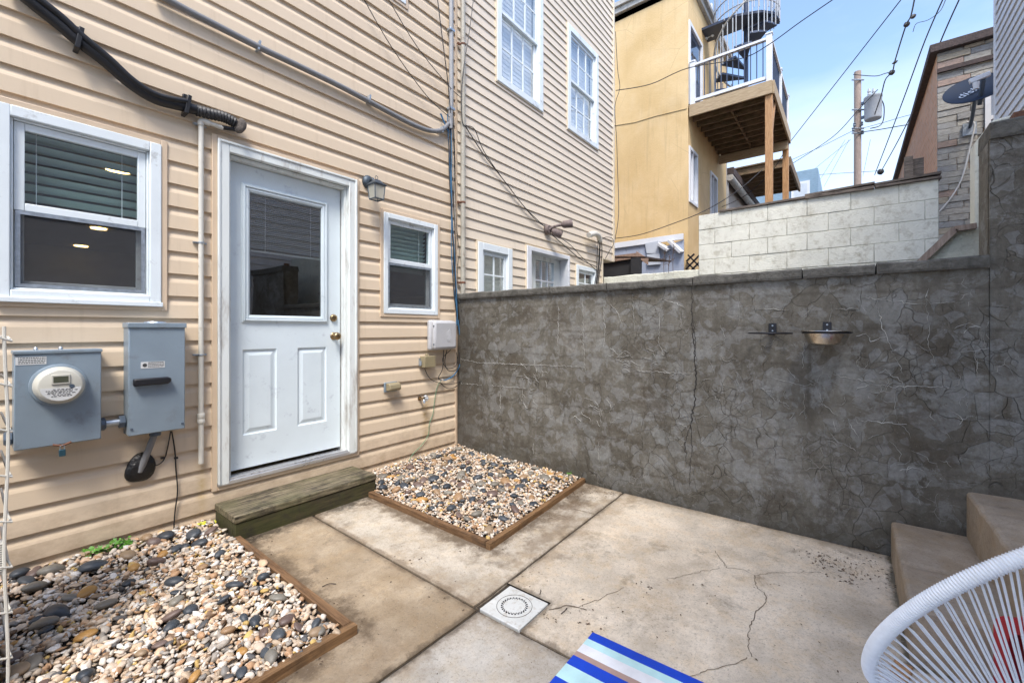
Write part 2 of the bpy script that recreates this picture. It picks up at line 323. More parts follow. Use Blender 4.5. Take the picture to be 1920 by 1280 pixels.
def stucco():
    m = Mat('ochre_stucco'); a = m.noise(m.co(), .7, 6, .6, .4); f = m.noise(m.co(), 22, 5, .65); b = m.noise(m.co((1, 1, .6)), 2.3, 6, .65)
    c = m.mix(m.mr(a, .35, .65), (.62, .43, .20), (.76, .56, .30)); c = m.mix(m.mr(b, .5, .75, 0, .35), c, (.74, .58, .36))
    c = m.mix(m.mr(f, .6, .8, 0, .2), c, (.42, .26, .10))
    st_ = m.noise(m.co((6, 6, .35)), 1.8, 6, .7); c = m.mix(m.mr(st_, .54, .74, 0, .42), c, (.40, .28, .14))
    ck_ = m.voro(m.co((1, 1, 1)), .9); c = m.mix(m.math('MULTIPLY', m.mr(ck_, 0, .006, 1, 0), m.mr(a, .48, .56, 0, .5)), c, (.26, .18, .09))
    return m.set(c, .88, 0, m.bump(f, .5, .01))
M['stucco'] = stucco()
def formstone():
    m = Mat('formstone'); oi = m.n('ShaderNodeObjectInfo').outputs['Random']
    base = m.ramp(oi, [(0, (.46, .44, .39)), (.30, (.37, .37, .36)), (.52, (.50, .47, .41)), (.74, (.44, .32, .26)), (.83, (.50, .43, .32)), (.90, (.44, .43, .40))], 'CONSTANT')
    n1 = m.noise(m.co((1, 3, 14)), 5, 6, .7, .8)
    c = m.mix(m.mr(n1, .42, .66, 0, .65), base, (.17, .145, .12)); c = m.mix(m.mr(n1, .2, .4, .35, 0), c, (.55, .50, .42))
    return m.set(c, .85, 0, m.bump(n1, 1, .02))
M['formstone'] = formstone()
def bricks():
    m = Mat('red_orange_brick'); geo = m.n('ShaderNodeNewGeometry').outputs['Position']; s_ = m.n('ShaderNodeSeparateXYZ'); m.l(geo, s_.inputs[0])
    cb = m.n('ShaderNodeCombineXYZ'); m.l(s_.outputs[0], cb.inputs[0]); m.l(s_.outputs[2], cb.inputs[1])
    bt = m.n('ShaderNodeTexBrick'); m.l(cb.outputs[0], bt.inputs['Vector']); bt.inputs['Scale'].default_value = 1
    bt.inputs['Brick Width'].default_value = .21; bt.inputs['Row Height'].default_value = .075; bt.inputs['Mortar Size'].default_value = .006
    bt.inputs['Color1'].default_value = (.74, .42, .25, 1); bt.inputs['Color2'].default_value = (.62, .32, .18, 1); bt.inputs['Mortar'].default_value = (.62, .52, .40, 1)
    n = m.noise(m.co(), 3, 5, .7); c = m.mix(m.mr(n, .5, .75, 0, .5), bt.outputs[0], (.58, .46, .34))
    return m.set(c, .85, 0, m.bump(bt.outputs['Fac'], -.5, .01))
M['brick'] = bricks()

def glass(name, tint=(.8, .84, .84), opac=.0, refl=.10):
    m = Mat(name); m.t.nodes.remove(m.b)
    tr = m.n('ShaderNodeBsdfTransparent'); tr.inputs[0].default_value = tint + (1,)
    gl = m.n('ShaderNodeBsdfGlossy'); gl.inputs['Roughness'].default_value = .015; gl.inputs[0].default_value = (1, 1, 1, 1)
    wv = m.noise(m.co(), 1.6, 2); bm = m.bump(wv, .06, .03); m.l(bm, gl.inputs['Normal'])
    fr = m.n('ShaderNodeLayerWeight'); fr.inputs[0].default_value = .5
    fac = m.math('ADD', m.math('MULTIPLY', m.math('POWER', fr.outputs['Facing'], 4.), .75), refl, True)
    ms = m.n('ShaderNodeMixShader'); m.l(fac, ms.inputs[0]); m.l(tr.outputs[0], ms.inputs[1]); m.l(gl.outputs[0], ms.inputs[2])
    m.l(ms.outputs[0], m.out.inputs[0]); return m.m
M['glass'] = glass('window_glass', (.90, .94, .94), refl=.06)
M['glass_door'] = glass('door_glass', (.62, .65, .66), refl=.16)
M['glass_far'] = glass('far_window_glass', (.96, .97, .97), refl=.10)
def frosted():
    m = Mat('frosted_lantern_glass'); return m.set((.62, .60, .50), .5, 0, None, Alpha=.62)
M['frost'] = frosted()
def screen():
    m = Mat('insect_screen_mesh'); m.t.nodes.remove(m.b)
    tr = m.n('ShaderNodeBsdfTransparent'); df = m.n('ShaderNodeBsdfDiffuse'); df.inputs[0].default_value = (.075, .075, .078, 1)
    n = m.noise(m.co((3, 1, 3)), 2.5, 6, .7); ms = m.n('ShaderNodeMixShader'); m.l(m.mr(n, .3, .7, .50, .66), ms.inputs[0])
    m.l(tr.outputs[0], ms.inputs[1]); m.l(df.outputs[0], ms.inputs[2]); m.l(ms.outputs[0], m.out.inputs[0]); return m.m
M['screen'] = screen()
def emis(name, col, st):
    m = Mat(name); m.set((.8, .7, .5), .5); m.b.inputs['Emission Color'].default_value = col + (1,); m.b.inputs['Emission Strength'].default_value = st; return m.m
M['lamp'] = emis('lit_downlight', (1, .62, .22), 7)
def peb(name):
    m = Mat(name); at = m.n('ShaderNodeAttribute', attribute_name='Col'); n = m.noise(m.co(), 70, 4, .65)
    c = m.mix(m.mr(n, .35, .75, 0, .32), at.outputs[0], (.20, .13, .08)); return m.set(c, .55, 0, m.bump(n, .3, .003), Specular_IOR_Level=.4)
M['gravel'] = peb('mixed_gravel')
def riverstone(name, c1, c2, rough=.45):
    m = Mat(name); oi = m.n('ShaderNodeObjectInfo').outputs['Random']; n = m.noise(m.co(kind='obj'), 28, 5, .65)
    c = m.mix(oi, c1, c2); c = m.mix(m.mr(n, .4, .75, 0, .4), c, tuple(q * .6 for q in c1))
    return m.set(c, rough, 0, m.bump(n, .25, .002))
M['st_dark'] = riverstone('slate_pebble', (.035, .042, .052), (.075, .085, .095))
M['st_grey'] = riverstone('grey_pebble', (.16, .14, .115), (.24, .22, .18))
M['st_tan'] = riverstone('tan_pebble', (.34, .20, .10), (.30, .22, .14))
M['st_orange'] = riverstone('orange_pebble', (.42, .22, .06), (.50, .28, .09))
M['st_plum'] = riverstone('brown_pebble', (.13, .085, .07), (.17, .12, .10))

# ------------------------------------------------------------------ mesh builder
def rootloc(o):
    p = Vector((0, 0, 0))
    while o is not None: p += Vector(o.location); o = o.parent
    return p
class MB:
    def __init__(s): s.v = []; s.f = []
    def quad(s, a, b, c, d): i = len(s.v); s.v += [tuple(a), tuple(b), tuple(c), tuple(d)]; s.f.append((i, i + 1, i + 2, i + 3)); return s
    def box(s, x0, x1, y0, y1, z0, z1):
        i = len(s.v)
        s.v += [(x0, y0, z0), (x1, y0, z0), (x1, y1, z0), (x0, y1, z0), (x0, y0, z1), (x1, y0, z1), (x1, y1, z1), (x0, y1, z1)]
        s.f += [tuple(i + k for k in q) for q in ((0, 3, 2, 1), (4, 5, 6, 7), (0, 1, 5, 4), (1, 2, 6, 5), (2, 3, 7, 6), (3, 0, 4, 7))]; return s
    def obox(s, p, q, w, h, up=(0, 0, 1)):          # beam from p to q, w sideways, h along up
        p = Vector(p); q = Vector(q); d = (q - p).normalized(); sd = d.cross(Vector(up))
        if sd.length < 1e-5: sd = d.cross(Vector((1, 0, 0)))
        sd.normalize(); u = sd.cross(d); i = len(s.v)
        for e in (p, q):
            for a, b in ((-1, -1), (1, -1), (1, 1), (-1, 1)): s.v.append(tuple(e + sd * a * w / 2 + u * b * h / 2))
        s.f += [tuple(i + k for k in r) for r in ((0, 1, 2, 3), (7, 6, 5, 4), (0, 4, 5, 1), (1, 5, 6, 2), (2, 6, 7, 3), (3, 7, 4, 0))]; return s
    def tube(s, pts, r, seg=8, closed=False, cap=True):
        P = [Vector(p) for p in pts]; n = len(P); i0 = len(s.v); rr = r if isinstance(r, (list, tuple)) else [r] * n
        prev = None
        for k in range(n):
            a = P[(k - 1) % n] if (closed or k) else P[0]; b = P[(k + 1) % n] if (closed or k < n - 1) else P[-1]
            d = (b - a)
            if d.length < 1e-9: d = Vector((0, 0, 1))
            d.normalize()
            if prev is None:
                x = d.cross(Vector((0, 0, 1)));
                if x.length < .05: x = d.cross(Vector((0, 1, 0)))
            else: x = prev - d * prev.dot(d)
            x.normalize(); prev = x; y = d.cross(x)
            for j in range(seg):
                t = 2 * math.pi * j / seg; s.v.append(tuple(P[k] + (x * math.cos(t) + y * math.sin(t)) * rr[k]))
        m = n if closed else n - 1
        for k in range(m):
            for j in range(seg):
                a = i0 + k * seg + j; b = i0 + k * seg + (j + 1) % seg; c = i0 + ((k + 1) % n) * seg + (j + 1) % seg; e = i0 + ((k + 1) % n) * seg + j
                s.f.append((a, b, c, e))
        if cap and not closed:
            s.f.append(tuple(i0 + j for j in range(seg))[::-1]); s.f.append(tuple(i0 + (n - 1) * seg + j for j in range(seg)))
        return s
    def lathe(s, c, prof, axis=(0, 0, 1), seg=20, sx=1., sy=1.):      # prof: (r, h)
        c = Vector(c); a = Vector(axis).normalized(); x = a.cross(Vector((0, 0, 1)))
        if x.length < .05: x = Vector((1, 0, 0))
        x.normalize(); y = a.cross(x); i0 = len(s.v); n = len(prof)
        for r, h in prof:
            for j in range(seg):
                t = 2 * math.pi * j / seg; s.v.append(tuple(c + a * h + (x * math.cos(t) * sx + y * math.sin(t) * sy) * r))
        for k in range(n - 1):
            for j in range(seg):
                s.f.append((i0 + k * seg + j, i0 + k * seg + (j + 1) % seg, i0 + (k + 1) * seg + (j + 1) % seg, i0 + (k + 1) * seg + j))
        if prof[0][0] > 1e-6: s.f.append(tuple(i0 + j for j in range(seg))[::-1])
        if prof[-1][0] > 1e-6: s.f.append(tuple(i0 + (n - 1) * seg + j for j in range(seg)))
        return s
    def prism(s, poly, dvec):                       # planar polygon extruded by dvec
        n = len(poly); i = len(s.v); d = Vector(dvec)
        s.v += [tuple(p) for p in poly] + [tuple(Vector(p) + d) for p in poly]
        s.f.append(tuple(range(i, i + n))); s.f.append(tuple(range(i + 2 * n - 1, i + n - 1, -1)))
        for k in range(n): s.f.append((i + k, i + n + k, i + n + (k + 1) % n, i + (k + 1) % n))
        return s
    def build(s, name, mat, parent=None, bevel=0., smooth=False, **props):
        me = bpy.data.meshes.new(name); base = rootloc(parent) if parent is not None else None
        if base is None:
            a = np.array(s.v); base = Vector(((a[:, 0].min() + a[:, 0].max()) / 2, (a[:, 1].min() + a[:, 1].max()) / 2, a[:, 2].min()))
        me.from_pydata([(v[0] - base[0], v[1] - base[1], v[2] - base[2]) for v in s.v], [], s.f)
        bm = bmesh.new(); bm.from_mesh(me); bmesh.ops.recalc_face_normals(bm, faces=bm.faces); bm.to_mesh(me); bm.free()
        me.materials.append(M[mat] if isinstance(mat, str) else mat)
        if smooth: me.polygons.foreach_set('use_smooth', [True] * len(me.polygons))
        o = bpy.data.objects.new(name, me); COL.objects.link(o)
        if parent is not None: o.parent = parent
        else: o.location = base
        if bevel:
            b = o.modifiers.new('bevel', 'BEVEL'); b.width = bevel; b.segments = 2; b.limit_method = 'ANGLE'; b.angle_limit = R(40)
            me.polygons.foreach_set('use_smooth', [True] * len(me.polygons)); me.set_sharp_from_angle(angle=R(38))
        elif smooth: me.set_sharp_from_angle(angle=R(50))
        for k, q in props.items(): o[k] = q
        return o
def thing(name, loc, label, cat, group=None):
    o = bpy.data.objects.new(name, None); COL.objects.link(o); o.location = tuple(loc); o.empty_display_size = .1
    o['label'] = label; o['category'] = cat
    if group: o['group'] = group
    return o
def T(label, cat, group=None):
    d = dict(label=label, category=cat)
    if group: d['group'] = group
    return d
def copy_tree(o, parent=None):
    c = o.copy(); COL.objects.link(c); c.parent = parent
    for ch in list(o.children): copy_tree(ch, c)
    return c
def spline(pts, n=6):
    P = [Vector(p) for p in pts]; out = []
    for i in range(len(P) - 1):
        p0 = P[max(0, i - 1)]; p1 = P[i]; p2 = P[i + 1]; p3 = P[min(len(P) - 1, i + 2)]
        for k in range(n):
            t = k / n; out.append(.5 * ((2 * p1) + (p2 - p0) * t + (2 * p0 - 5 * p1 + 4 * p2 - p3) * t * t + (3 * p1 - p0 - 3 * p2 + p3) * t ** 3))
    out.append(P[-1]); return out
def sag(a, b, s, n=14):
    a = Vector(a); b = Vector(b); return [a.lerp(b, k / n) - Vector((0, 0, s * 4 * (k / n) * (1 - k / n))) for k in range(n + 1)]

exec_order = None
# ================================================================== LARGE STRUCTURE
# ---- ground sheet
gm = MB().quad((-400, -400, -.12), (600, -400, -.12), (600, 400, -.12), (-400, 400, -.12)); gm.build('ground', 'asphalt', kind='structure')

# ---- siding courses with openings
def courses(parent, x0, x1, z0, z1, exp, prof, holes, mat, y=0., name='siding_board', wv=.0022):
    z = z0
    while z < z1 - 1e-4:
        top = min(z + exp, z1)
        xs = sorted({x0, x1} | {min(max(h[k], x0), x1) for h in holes for k in (0, 1)})
        segs = []
        for a, b in zip(xs, xs[1:]):
            if b - a < 1e-5: continue
            zr = [(z, top)]
            for h in holes:
                if h[0] <= a + 1e-6 and h[1] >= b - 1e-6:
                    nz = []
                    for p, q in zr:
                        if h[3] <= p or h[2] >= q: nz.append((p, q)); continue
                        if h[2] > p: nz.append((p, h[2]))
                        if h[3] < q: nz.append((h[3], q))
                    zr = nz
            segs.append((a, b, zr))
        runs = []; cur = []
        for sg in segs:
            if sg[2]: cur.append(sg)
            elif cur: runs.append(cur); cur = []
        if cur: runs.append(cur)
        for run in runs:
            mb = MB(); off = random.uniform(-.0012, .0012)
            for a, b, zr in run:
                for p, q in zr:
                    if q - p < .002: continue
                    pts = []
                    def yy(t):
                        for (t0, y0), (t1, y1) in zip(prof[1:], prof[2:]):
                            if t0 <= t <= t1: return y0 + (y1 - y0) * (t - t0) / (t1 - t0)
                        return prof[-1][1]
                    if p <= z + 1e-6: pts.append((z, prof[0][1]))
                    pts.append((p, yy(p - z)))
                    for t, yv in prof[1:]:
                        if p + 1e-5 < z + t < q - 1e-5: pts.append((z + t, yv))
                    pts.append((q, yy(q - z)))
                    nb2 = max(1, int(round((b - a) / .35)))
                    for kk in range(nb2):
                        a2, b2 = a + (b - a) * kk / nb2, a + (b - a) * (kk + 1) / nb2
                        oa, ob_ = (off + wv * noise.noise((a2 * 1.9, z * 7.7, y)) for a2 in (a2, b2)); da, db_ = (wv * noise.noise((q2 * 1.3, z * 5.1, y + 9)) for q2 in (a2, b2))
                        for (za, ya), (zb, yb) in zip(pts, pts[1:]):
                            mb.quad((a2, y + ya + oa, za + da), (b2, y + ya + ob_, za + db_), (b2, y + yb + ob_, zb + db_), (a2, y + yb + oa, zb + da))
            if mb.v: mb.build(name, mat, parent)
        z += exp
DUTCH = [(0, .002), (0, -.0185), (.074, -.0155), (.086, -.0120), (.098, -.0065), (.112, -.0030), (.127, -.0015)]
CLAP = [(0, .002), (0, -.0145), (.1016, -.002)]
def wallbox(parent, x0, x1, z0, z1, y0, y1, holes, mat, name='wall'):
    xs = sorted({x0, x1} | {min(max(h[k], x0), x1) for h in holes for k in (0, 1)}); zs = sorted({z0, z1} | {min(max(h[k], z0), z1) for h in holes for k in (2, 3)})
    mb = MB()
    for a, b in zip(xs, xs[1:]):
        for c, d in zip(zs, zs[1:]):
            mx_, mz_ = (a + b) / 2, (c + d) / 2
            if any(h[0] < mx_ < h[1] and h[2] < mz_ < h[3] for h in holes): continue
            mb.box(a, b, y0, y1, c, d)
    return mb.build(name, mat, parent)
def ring(mb, x0, x1, z0, z1, wd, y0, y1, wb=None):
    wb = wd if wb is None else wb
    mb.box(x0, x0 + wd, y0, y1, z0, z1).box(x1 - wd, x1, y0, y1, z0, z1).box(x0 + wd, x1 - wd, y0, y1, z1 - wd, z1).box(x0 + wd, x1 - wd, y0, y1, z0, z0 + wb); return mb

def window(parent, x0, x1, z0, z1, y=0., fw=.05, sw=.034, grid=(0, 0), blind='slats', scr=True, glassm='glass', slat=.040, mid=None, drop=1., bmat='blind', tilt=.5):
    """double hung window; returns the window part"""
    mb = ring(MB(), x0, x1, z0, z1, fw, y - .032, y + .05)
    ring(mb, x0 + fw, x1 - fw, z0 + fw, z1 - fw, .010, y - .012, y + .075)
    wnd = mb.build('window', 'white', parent, bevel=.004)
    ix0, ix1, iz0, iz1 = x0 + fw + .012, x1 - fw - .012, z0 + fw + .012, z1 - fw - .012
    zm = mid if mid is not None else (iz0 + iz1) / 2
    up = ring(MB(), ix0, ix1, zm - .016, iz1, sw, y - .004, y + .022, .036).build('sash', 'white', wnd, bevel=.003)
    lo = ring(MB(), ix0, ix1, iz0, zm + .014, sw, y + .028, y + .052, .034).build('sash', 'white', wnd, bevel=.003)
    MB().box(ix0 + sw - .004, ix1 - sw + .004, y + .008, y + .011, zm + .018, iz1 - sw + .004).build('pane', glassm, wnd)
    MB().box(ix0 + sw - .004, ix1 - sw + .004, y + .038, y + .041, iz0 + sw - .004, zm - .018).build('pane', glassm, wnd)
    if scr:
        ring(MB(), ix0 + .004, ix1 - .004, iz0 + .002, zm - .018, .016, y - .006, y + .004).build('screen_frame', 'galv', wnd)
        MB().quad((ix0 + .02, y, iz0 + .018), (ix1 - .02, y, iz0 + .018), (ix1 - .02, y, zm - .034), (ix0 + .02, y, zm - .034)).build('insect_screen', 'screen', wnd)
    gx, gz = grid
    for (a, b, yy_) in ((zm + .02, iz1 - sw, y + .004), (iz0 + sw, zm - .018, y + .034)):
        for i in range(1, gx):
            xx = ix0 + sw + (ix1 - ix0 - 2 * sw) * i / gx; MB().box(xx - .008, xx + .008, yy_ - .003, yy_ + .012, a, b).build('muntin', 'white', wnd)
        for j in range(1, gz):
            zz = a + (b - a) * j / gz; MB().box(ix0 + sw, ix1 - sw, yy_ - .001, yy_ + .010, zz - .008, zz + .008).build('muntin', 'white', wnd)
    if blind == 'slats':
        zt, zb = iz1 - .01, iz1 - (iz1 - iz0) * drop + .02
        n = int((zt - zb) / slat); dy = .024 * math.cos(tilt); dz = .024 * math.sin(tilt)
        for i in range(n):
            zc = zt - (i + .5) * slat; 
            MB().quad((ix0 + .005, y + .10 - dy, zc - dz), (ix1 - .005, y + .10 - dy, zc - dz), (ix1 - .005, y + .10 + dy, zc + dz), (ix0 + .005, y + .10 + dy, zc + dz)).build('blind_slat', bmat, wnd)
        for xx in (ix0 + (ix1 - ix0) * .16, ix0 + (ix1 - ix0) * .82):
            MB().box(xx - .0015, xx + .0015, y + .072, y + .074, zb, zt).build('blind_cord', 'blind_w', wnd)
    elif blind == 'solid':
        nn = max(2, int((iz1 - iz0) / .05)); mb = MB()
        for i in range(nn):
            a = iz0 + (iz1 - iz0) * i / nn; b = iz0 + (iz1 - iz0) * (i + 1) / nn
            mb.quad((ix0, y + .083, a), (ix1, y + .083, a), (ix1, y + .088, b), (ix0, y + .088, b)).quad((ix0, y + .088, b), (ix1, y + .088, b), (ix1, y + .083, b + .001), (ix0, y + .083, b + .001))
        mb.build('blind', bmat, wnd)
    return wnd

# ---- near house -----------------------------------------------------------
def rect(u0, v0, u1, v1, y=0.):          # outer rectangle from its top-right and bottom-right pixel rows measured at u1
    a = W(u0, v0, y); b = W(u1, v1, y); return a, b
winA = (W(-14, 400)[0], W(300, 300)[0], W(300, 573)[2], W(300, 274)[2])
winB = (W(716, 450)[0], W(817, 450)[0], W(817, 591)[2], W(817, 423)[2])
winC = (W(640, 100)[0], W(757, 10)[0], W(757, 12)[2], W(757, 12)[2] + 1.2)
casing = (W(405, 500)[0], W(664, 500)[0], W(664, 846)[2], W(664, 340)[2])
tb = .028
def grow(r, t, tb_=None): return (r[0] - t, r[1] + t, r[2] - (t if tb_ is None else tb_), r[3] + t)
house = thing('house', (-2.5, 0, 0), 'near beige house with dutch-lap vinyl siding, white back door and electric meter', 'house')
HX0, HX1, HZ1 = -5.2, -.035, 6.2
holesH = [grow(winA, tb), grow(winB, tb), grow(winC, tb), grow(casing, tb)]
SB = .128 - .046 - .016     # lowest board butt
# butt lines pass through z where the photographed ones do
lines0 = W(392, 558)[2]; k0 = math.ceil((lines0 - .07) / .127); SB = lines0 - k0 * .127
if SB < .045: SB += .127
SB -= 0
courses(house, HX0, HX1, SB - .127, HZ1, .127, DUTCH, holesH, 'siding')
wallbox(house, HX0, -.0, -.1, HZ1, .004, .14, [winA, winB, winC, casing], 'dark')
MB().box(HX0, -.004, -.006, .0035, -.1, .022).build('foundation', 'mastic', house)
mb = MB(); mb.box(-.036, -.022, -.022, .003, .02, HZ1); mb.box(-.022, -.002, -.014, .003, .02, HZ1); mb.build('corner_trim', 'trim', house, bevel=.002)
for r_ in (winA, winB, winC, casing):
    q = grow(r_, tb); mb = ring(MB(), q[0], q[1], q[2], q[3], tb, -.026, .003); mb.build('channel_trim', 'trim', house, bevel=.003)
zmA = W(262, 421)[2]; wa = window(house, *winA, slat=.048, mid=W(262, 421)[2], drop=.56, tilt=-.62)
window(house, *winB, fw=.042, sw=.028, slat=.036, mid=W(806, 500)[2], drop=.60, tilt=-.62)
window(house, *winC)
# sill of window A
MB().box(winA[0] - .0, winA[1] + .004, -.045, -.030, winA[2] - .008, winA[2] + .016).build('window_sill', 'white', house, bevel=.003)
# room behind, with three lit downlights
mb = MB(); mb.box(HX0, -.15, .15, 7.6, -.05, .1); mb.box(HX0, -.15, .15, 7.6, 2.62, 2.75); mb.box(HX0, HX0 + .1, .15, 7.6, .1, 2.62); mb.box(-.25, -.15, .15, 7.6, .1, 2.62); mb.box(HX0, -.15, 7.5, 7.6, .1, 2.62)
mb.build('interior_room', 'room', house)
for (u, v) in ((222, 318), (185, 428), (152, 461)):
    d = ray(u, v); t = 1.395 / d[2]; p = CC + t * d
    MB().lathe((p[0], p[1], 2.605), [(.085, 0), (.085, .012)], seg=20).build('ceiling_light', 'lamp', house)
# door casing, jamb, threshold
cx0, cx1, cz0, cz1 = casing
cw = .062
mb = MB(); mb.box(cx0, cx0 + cw, -.036, .0, cz0 - .0, cz1); mb.box(cx1 - cw, cx1, -.036, .0, cz0, cz1); mb.box(cx0 + cw, cx1 - cw, -.036, .0, cz1 - cw, cz1)
for o_, i_ in ((.008, .004), (.030, .004)):
    pass
mb.build('door_casing', 'casing', house, bevel=.005)
mb = MB(); mb.box(cx0 - .003, cx0 + .012, -.043, -.036, cz0 + .01, cz1 + .003); mb.box(cx1 - .012, cx1 + .003, -.043, -.036, cz0 + .01, cz1 + .003); mb.box(cx0 + .012, cx1 - .012, -.043, -.036, cz1 - .012, cz1 + .003)
mb.build('casing_bead', 'casing', house, bevel=.003)
mb = MB(); mb.box(cx0 + cw - .004, cx0 + cw + .018, -.0, .16, cz0, cz1 - cw); mb.box(cx1 - cw - .018, cx1 - cw + .004, -.0, .16, cz0, cz1 - cw); mb.box(cx0 + cw + .018, cx1 - cw - .018, 0, .16, cz1 - cw - .02, cz1 - cw)
jamb = mb.build('door_jamb', 'casing', house, bevel=.003)
mb = MB(); mb.box(cx0 + .0, cx1, -.035, .16, cz0 - .004, cz0 + .018); mb.box(cx0 + cw, cx1 - cw, -.02, .04, cz0 + .018, cz0 + .030)
for i in range(4): mb.box(cx0 + cw, cx1 - cw, -.030 + i * .016, -.024 + i * .016, cz0 + .018, cz0 + .021 + i * .003)
mb.build('door_threshold', 'alu', house, bevel=.002)
# door leaf
dx0, dx1, dz0, dz1, dy = cx0 + cw + .020, cx1 - cw - .026, cz0 + .050, cz1 - cw - .024, .052
gA = W(459, 345, dy); gB = W(612, 605, dy)           # outer moulding of the light
gx0, gx1 = W(452, 450, dy)[0], W(614, 450, dy)[0]; gz1 = W(614, 381, dy)[2]; gz0 = W(614, 606, dy)[2]
mb = MB()
px0, px1 = W(471, 450, dy)[0], W(603, 450, dy)[0]; pz1, pz0 = W(603, 393, dy)[2], W(603, 598, dy)[2]
# leaf with real recessed lower panels
pl = [(W(455, 750, dy)[0], W(519, 750, dy)[0]), (W(558, 750, dy)[0], W(612, 750, dy)[0])]
pzt, pzb = W(612, 650, dy)[2], W(612, 789, dy)[2]
holesD = [(px0 - .012, px1 + .012, pz0 - .012, pz1 + .012)] + [(a, b, pzb, pzt) for a, b in pl]
xs = sorted({dx0, dx1} | {h[k] for h in holesD for k in (0, 1)}); zs = sorted({dz0, dz1} | {h[k] for h in holesD for k in (2, 3)})
for a, b in zip(xs, xs[1:]):
    for c_, d_ in zip(zs, zs[1:]):
        mx_, mz_ = (a + b) / 2, (c_ + d_) / 2
        if any(h[0] < mx_ < h[1] and h[2] < mz_ < h[3] for h in holesD): continue
        mb.quad((a, dy, c_), (b, dy, c_), (b, dy, d_), (a, dy, d_))
mb.box(dx0, dx1, dy + .03, dy + .044, dz0, pz0 - .02)
for a, b in pl:        # sunk groove rising to a raised field
    def rg(i0, y0, i1, y1):
        A = [(a + i0, y0, pzb + i0), (b - i0, y0, pzb + i0), (b - i0, y0, pzt - i0), (a + i0, y0, pzt - i0)]; B = [(a + i1, y1, pzb + i1), (b - i1, y1, pzb + i1), (b - i1, y1, pzt - i1), (a + i1, y1, pzt - i1)]
        for k in range(4): mb.quad(A[k], A[(k + 1) % 4], B[(k + 1) % 4], B[k])
    rg(0, dy, .006, dy + .010); rg(.006, dy + .010, .016, dy + .010); rg(.016, dy + .010, .040, dy + .002)
    mb.quad((a + .04, dy + .002, pzb + .04), (b - .04, dy + .002, pzb + .04), (b - .04, dy + .002, pzt - .04), (a + .04, dy + .002, pzt - .04))
door = mb.build('back_door', 'door', house)
mb = MB()                       # stepped moulding round the light
for i, (ins, yy_) in enumerate(((0, -.008), (.010, -.016), (.024, -.010))):
    ring(mb, gx0 + ins, gx1 - ins, gz0 + ins, gz1 - ins, .012 if i < 2 else .016, dy + yy_, dy + .001)
ring(mb, gx0 + .038, gx1 - .038, gz0 + .038, gz1 - .038, .010, dy - .005, dy + .02)
mb.build('light_moulding', 'door', door, bevel=.003)
MB().box(px0 - .008, px1 + .008, dy + .006, dy + .009, pz0 - .008, pz1 + .008).build('pane', 'glass_door', door)
mb = MB(); mb.box(px0 - .02, px1 + .02, dy + .035, dy + .040, pz0 - .02, pz1 + .02)
ring(MB(), px0 - .014, px1 + .014, pz0 - .014, pz1 + .014, .012, dy + .009, dy + .030).build('pane_spacer', 'white', door)
zbl = W(540, 480, dy)[2]; zbl = W(603, 484, dy)[2]
n = int((pz1 - zbl) / .0125)
for i in range(n):
    zc = pz1 - .006 - i * .0125; MB().quad((px0 + .004, dy + .014, zc - .004), (px1 - .004, dy + .014, zc - .004), (px1 - .004, dy + .024, zc + .004), (px0 + .004, dy + .024, zc + .004)).build('blind_slat', 'blind_g', door)
MB().box(px0 + .003, px1 - .003, dy + .012, dy + .024, zbl - .016, zbl - .004).build('blind_rail', 'blind_w', door)
for fx in (.19, .84):
    xx = px0 + (px1 - px0) * fx; MB().box(xx - .002, xx + .002, dy + .0115, dy + .013, zbl - .012, pz1).build('blind_cord', 'blind_w', door)
for (u, v, rr, kn) in ((625, 596, .028, 'deadbolt'), (626, 630, .030, 'door_knob')):
    p = W(u, v, dy)
    if kn == 'deadbolt': pr = [(rr, 0), (rr, .006), (rr * .8, .016), (rr * .45, .018), (rr * .45, .014), (0, .014)]
    else: pr = [(rr, 0), (rr * .9, .006), (rr * .42, .010), (rr * .4, .030), (rr * .8, .036), (rr * .97, .048), (rr * .85, .060), (rr * .4, .066), (0, .066)]
    MB().lathe(p, pr, (0, -1, 0), 22).build(kn, 'brass', door, smooth=True)

# ---- neighbour house --------------------------------------------------------
nb_ = thing('house', (1.8, 0, 0), 'pale beige neighbour house with narrow clapboards beyond the grey garden wall', 'house')
NX1 = W(1150, 300)[0]; NXC = W(1128, 480)[0]; NZ = W(1150, 488)[2]
nW = [(W(929, 100)[0], W(1015, 100)[0], W(1015, 212)[2], W(1015, 212)[2] + 1.62),
      (W(1062, 100)[0], W(1119, 200)[0], W(1119, 282)[2], W(1119, 108)[2] + .02),
      (W(893, 500)[0], W(957, 500)[0], W(957, 474)[2] - 1.05, W(957, 468)[2]),
      (W(1078, 510)[0], W(1116, 510)[0], W(1116, 505)[2] - .8, W(1116, 505)[2])]
nD = (W(985, 500)[0], W(1065, 500)[0], .25, W(1065, 481)[2])
holesN = [grow(r_, .012) for r_ in nW] + [grow(nD, .012)]
upperN = []
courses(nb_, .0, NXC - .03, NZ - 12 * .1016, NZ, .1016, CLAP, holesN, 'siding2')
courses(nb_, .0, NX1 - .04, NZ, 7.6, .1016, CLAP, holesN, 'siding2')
wallbox(nb_, .003, NXC, -.1, NZ, .004, .14, nW + [nD], 'dark'); wallbox(nb_, .003, NX1, NZ, 7.6, .004, .14, nW + [nD], 'dark', 'upper_wall')
MB().box(.003, NX1, .14, 6, 6.9, 7.6).build('roof_slab', 'dark', nb_)
MB().box(NX1 - .045, NX1, -.024, .12, NZ - .02, 7.6).build('corner_trim', 'trim2', nb_, bevel=.002)
MB().box(NXC - .035, NXC + .01, -.022, .1, -.1, NZ - .02).build('corner_trim', 'trim2', nb_)
MB().box(NXC, NX1, -.02, 5.8, NZ - .03, NZ - .001).build('soffit', 'trim2', nb_)
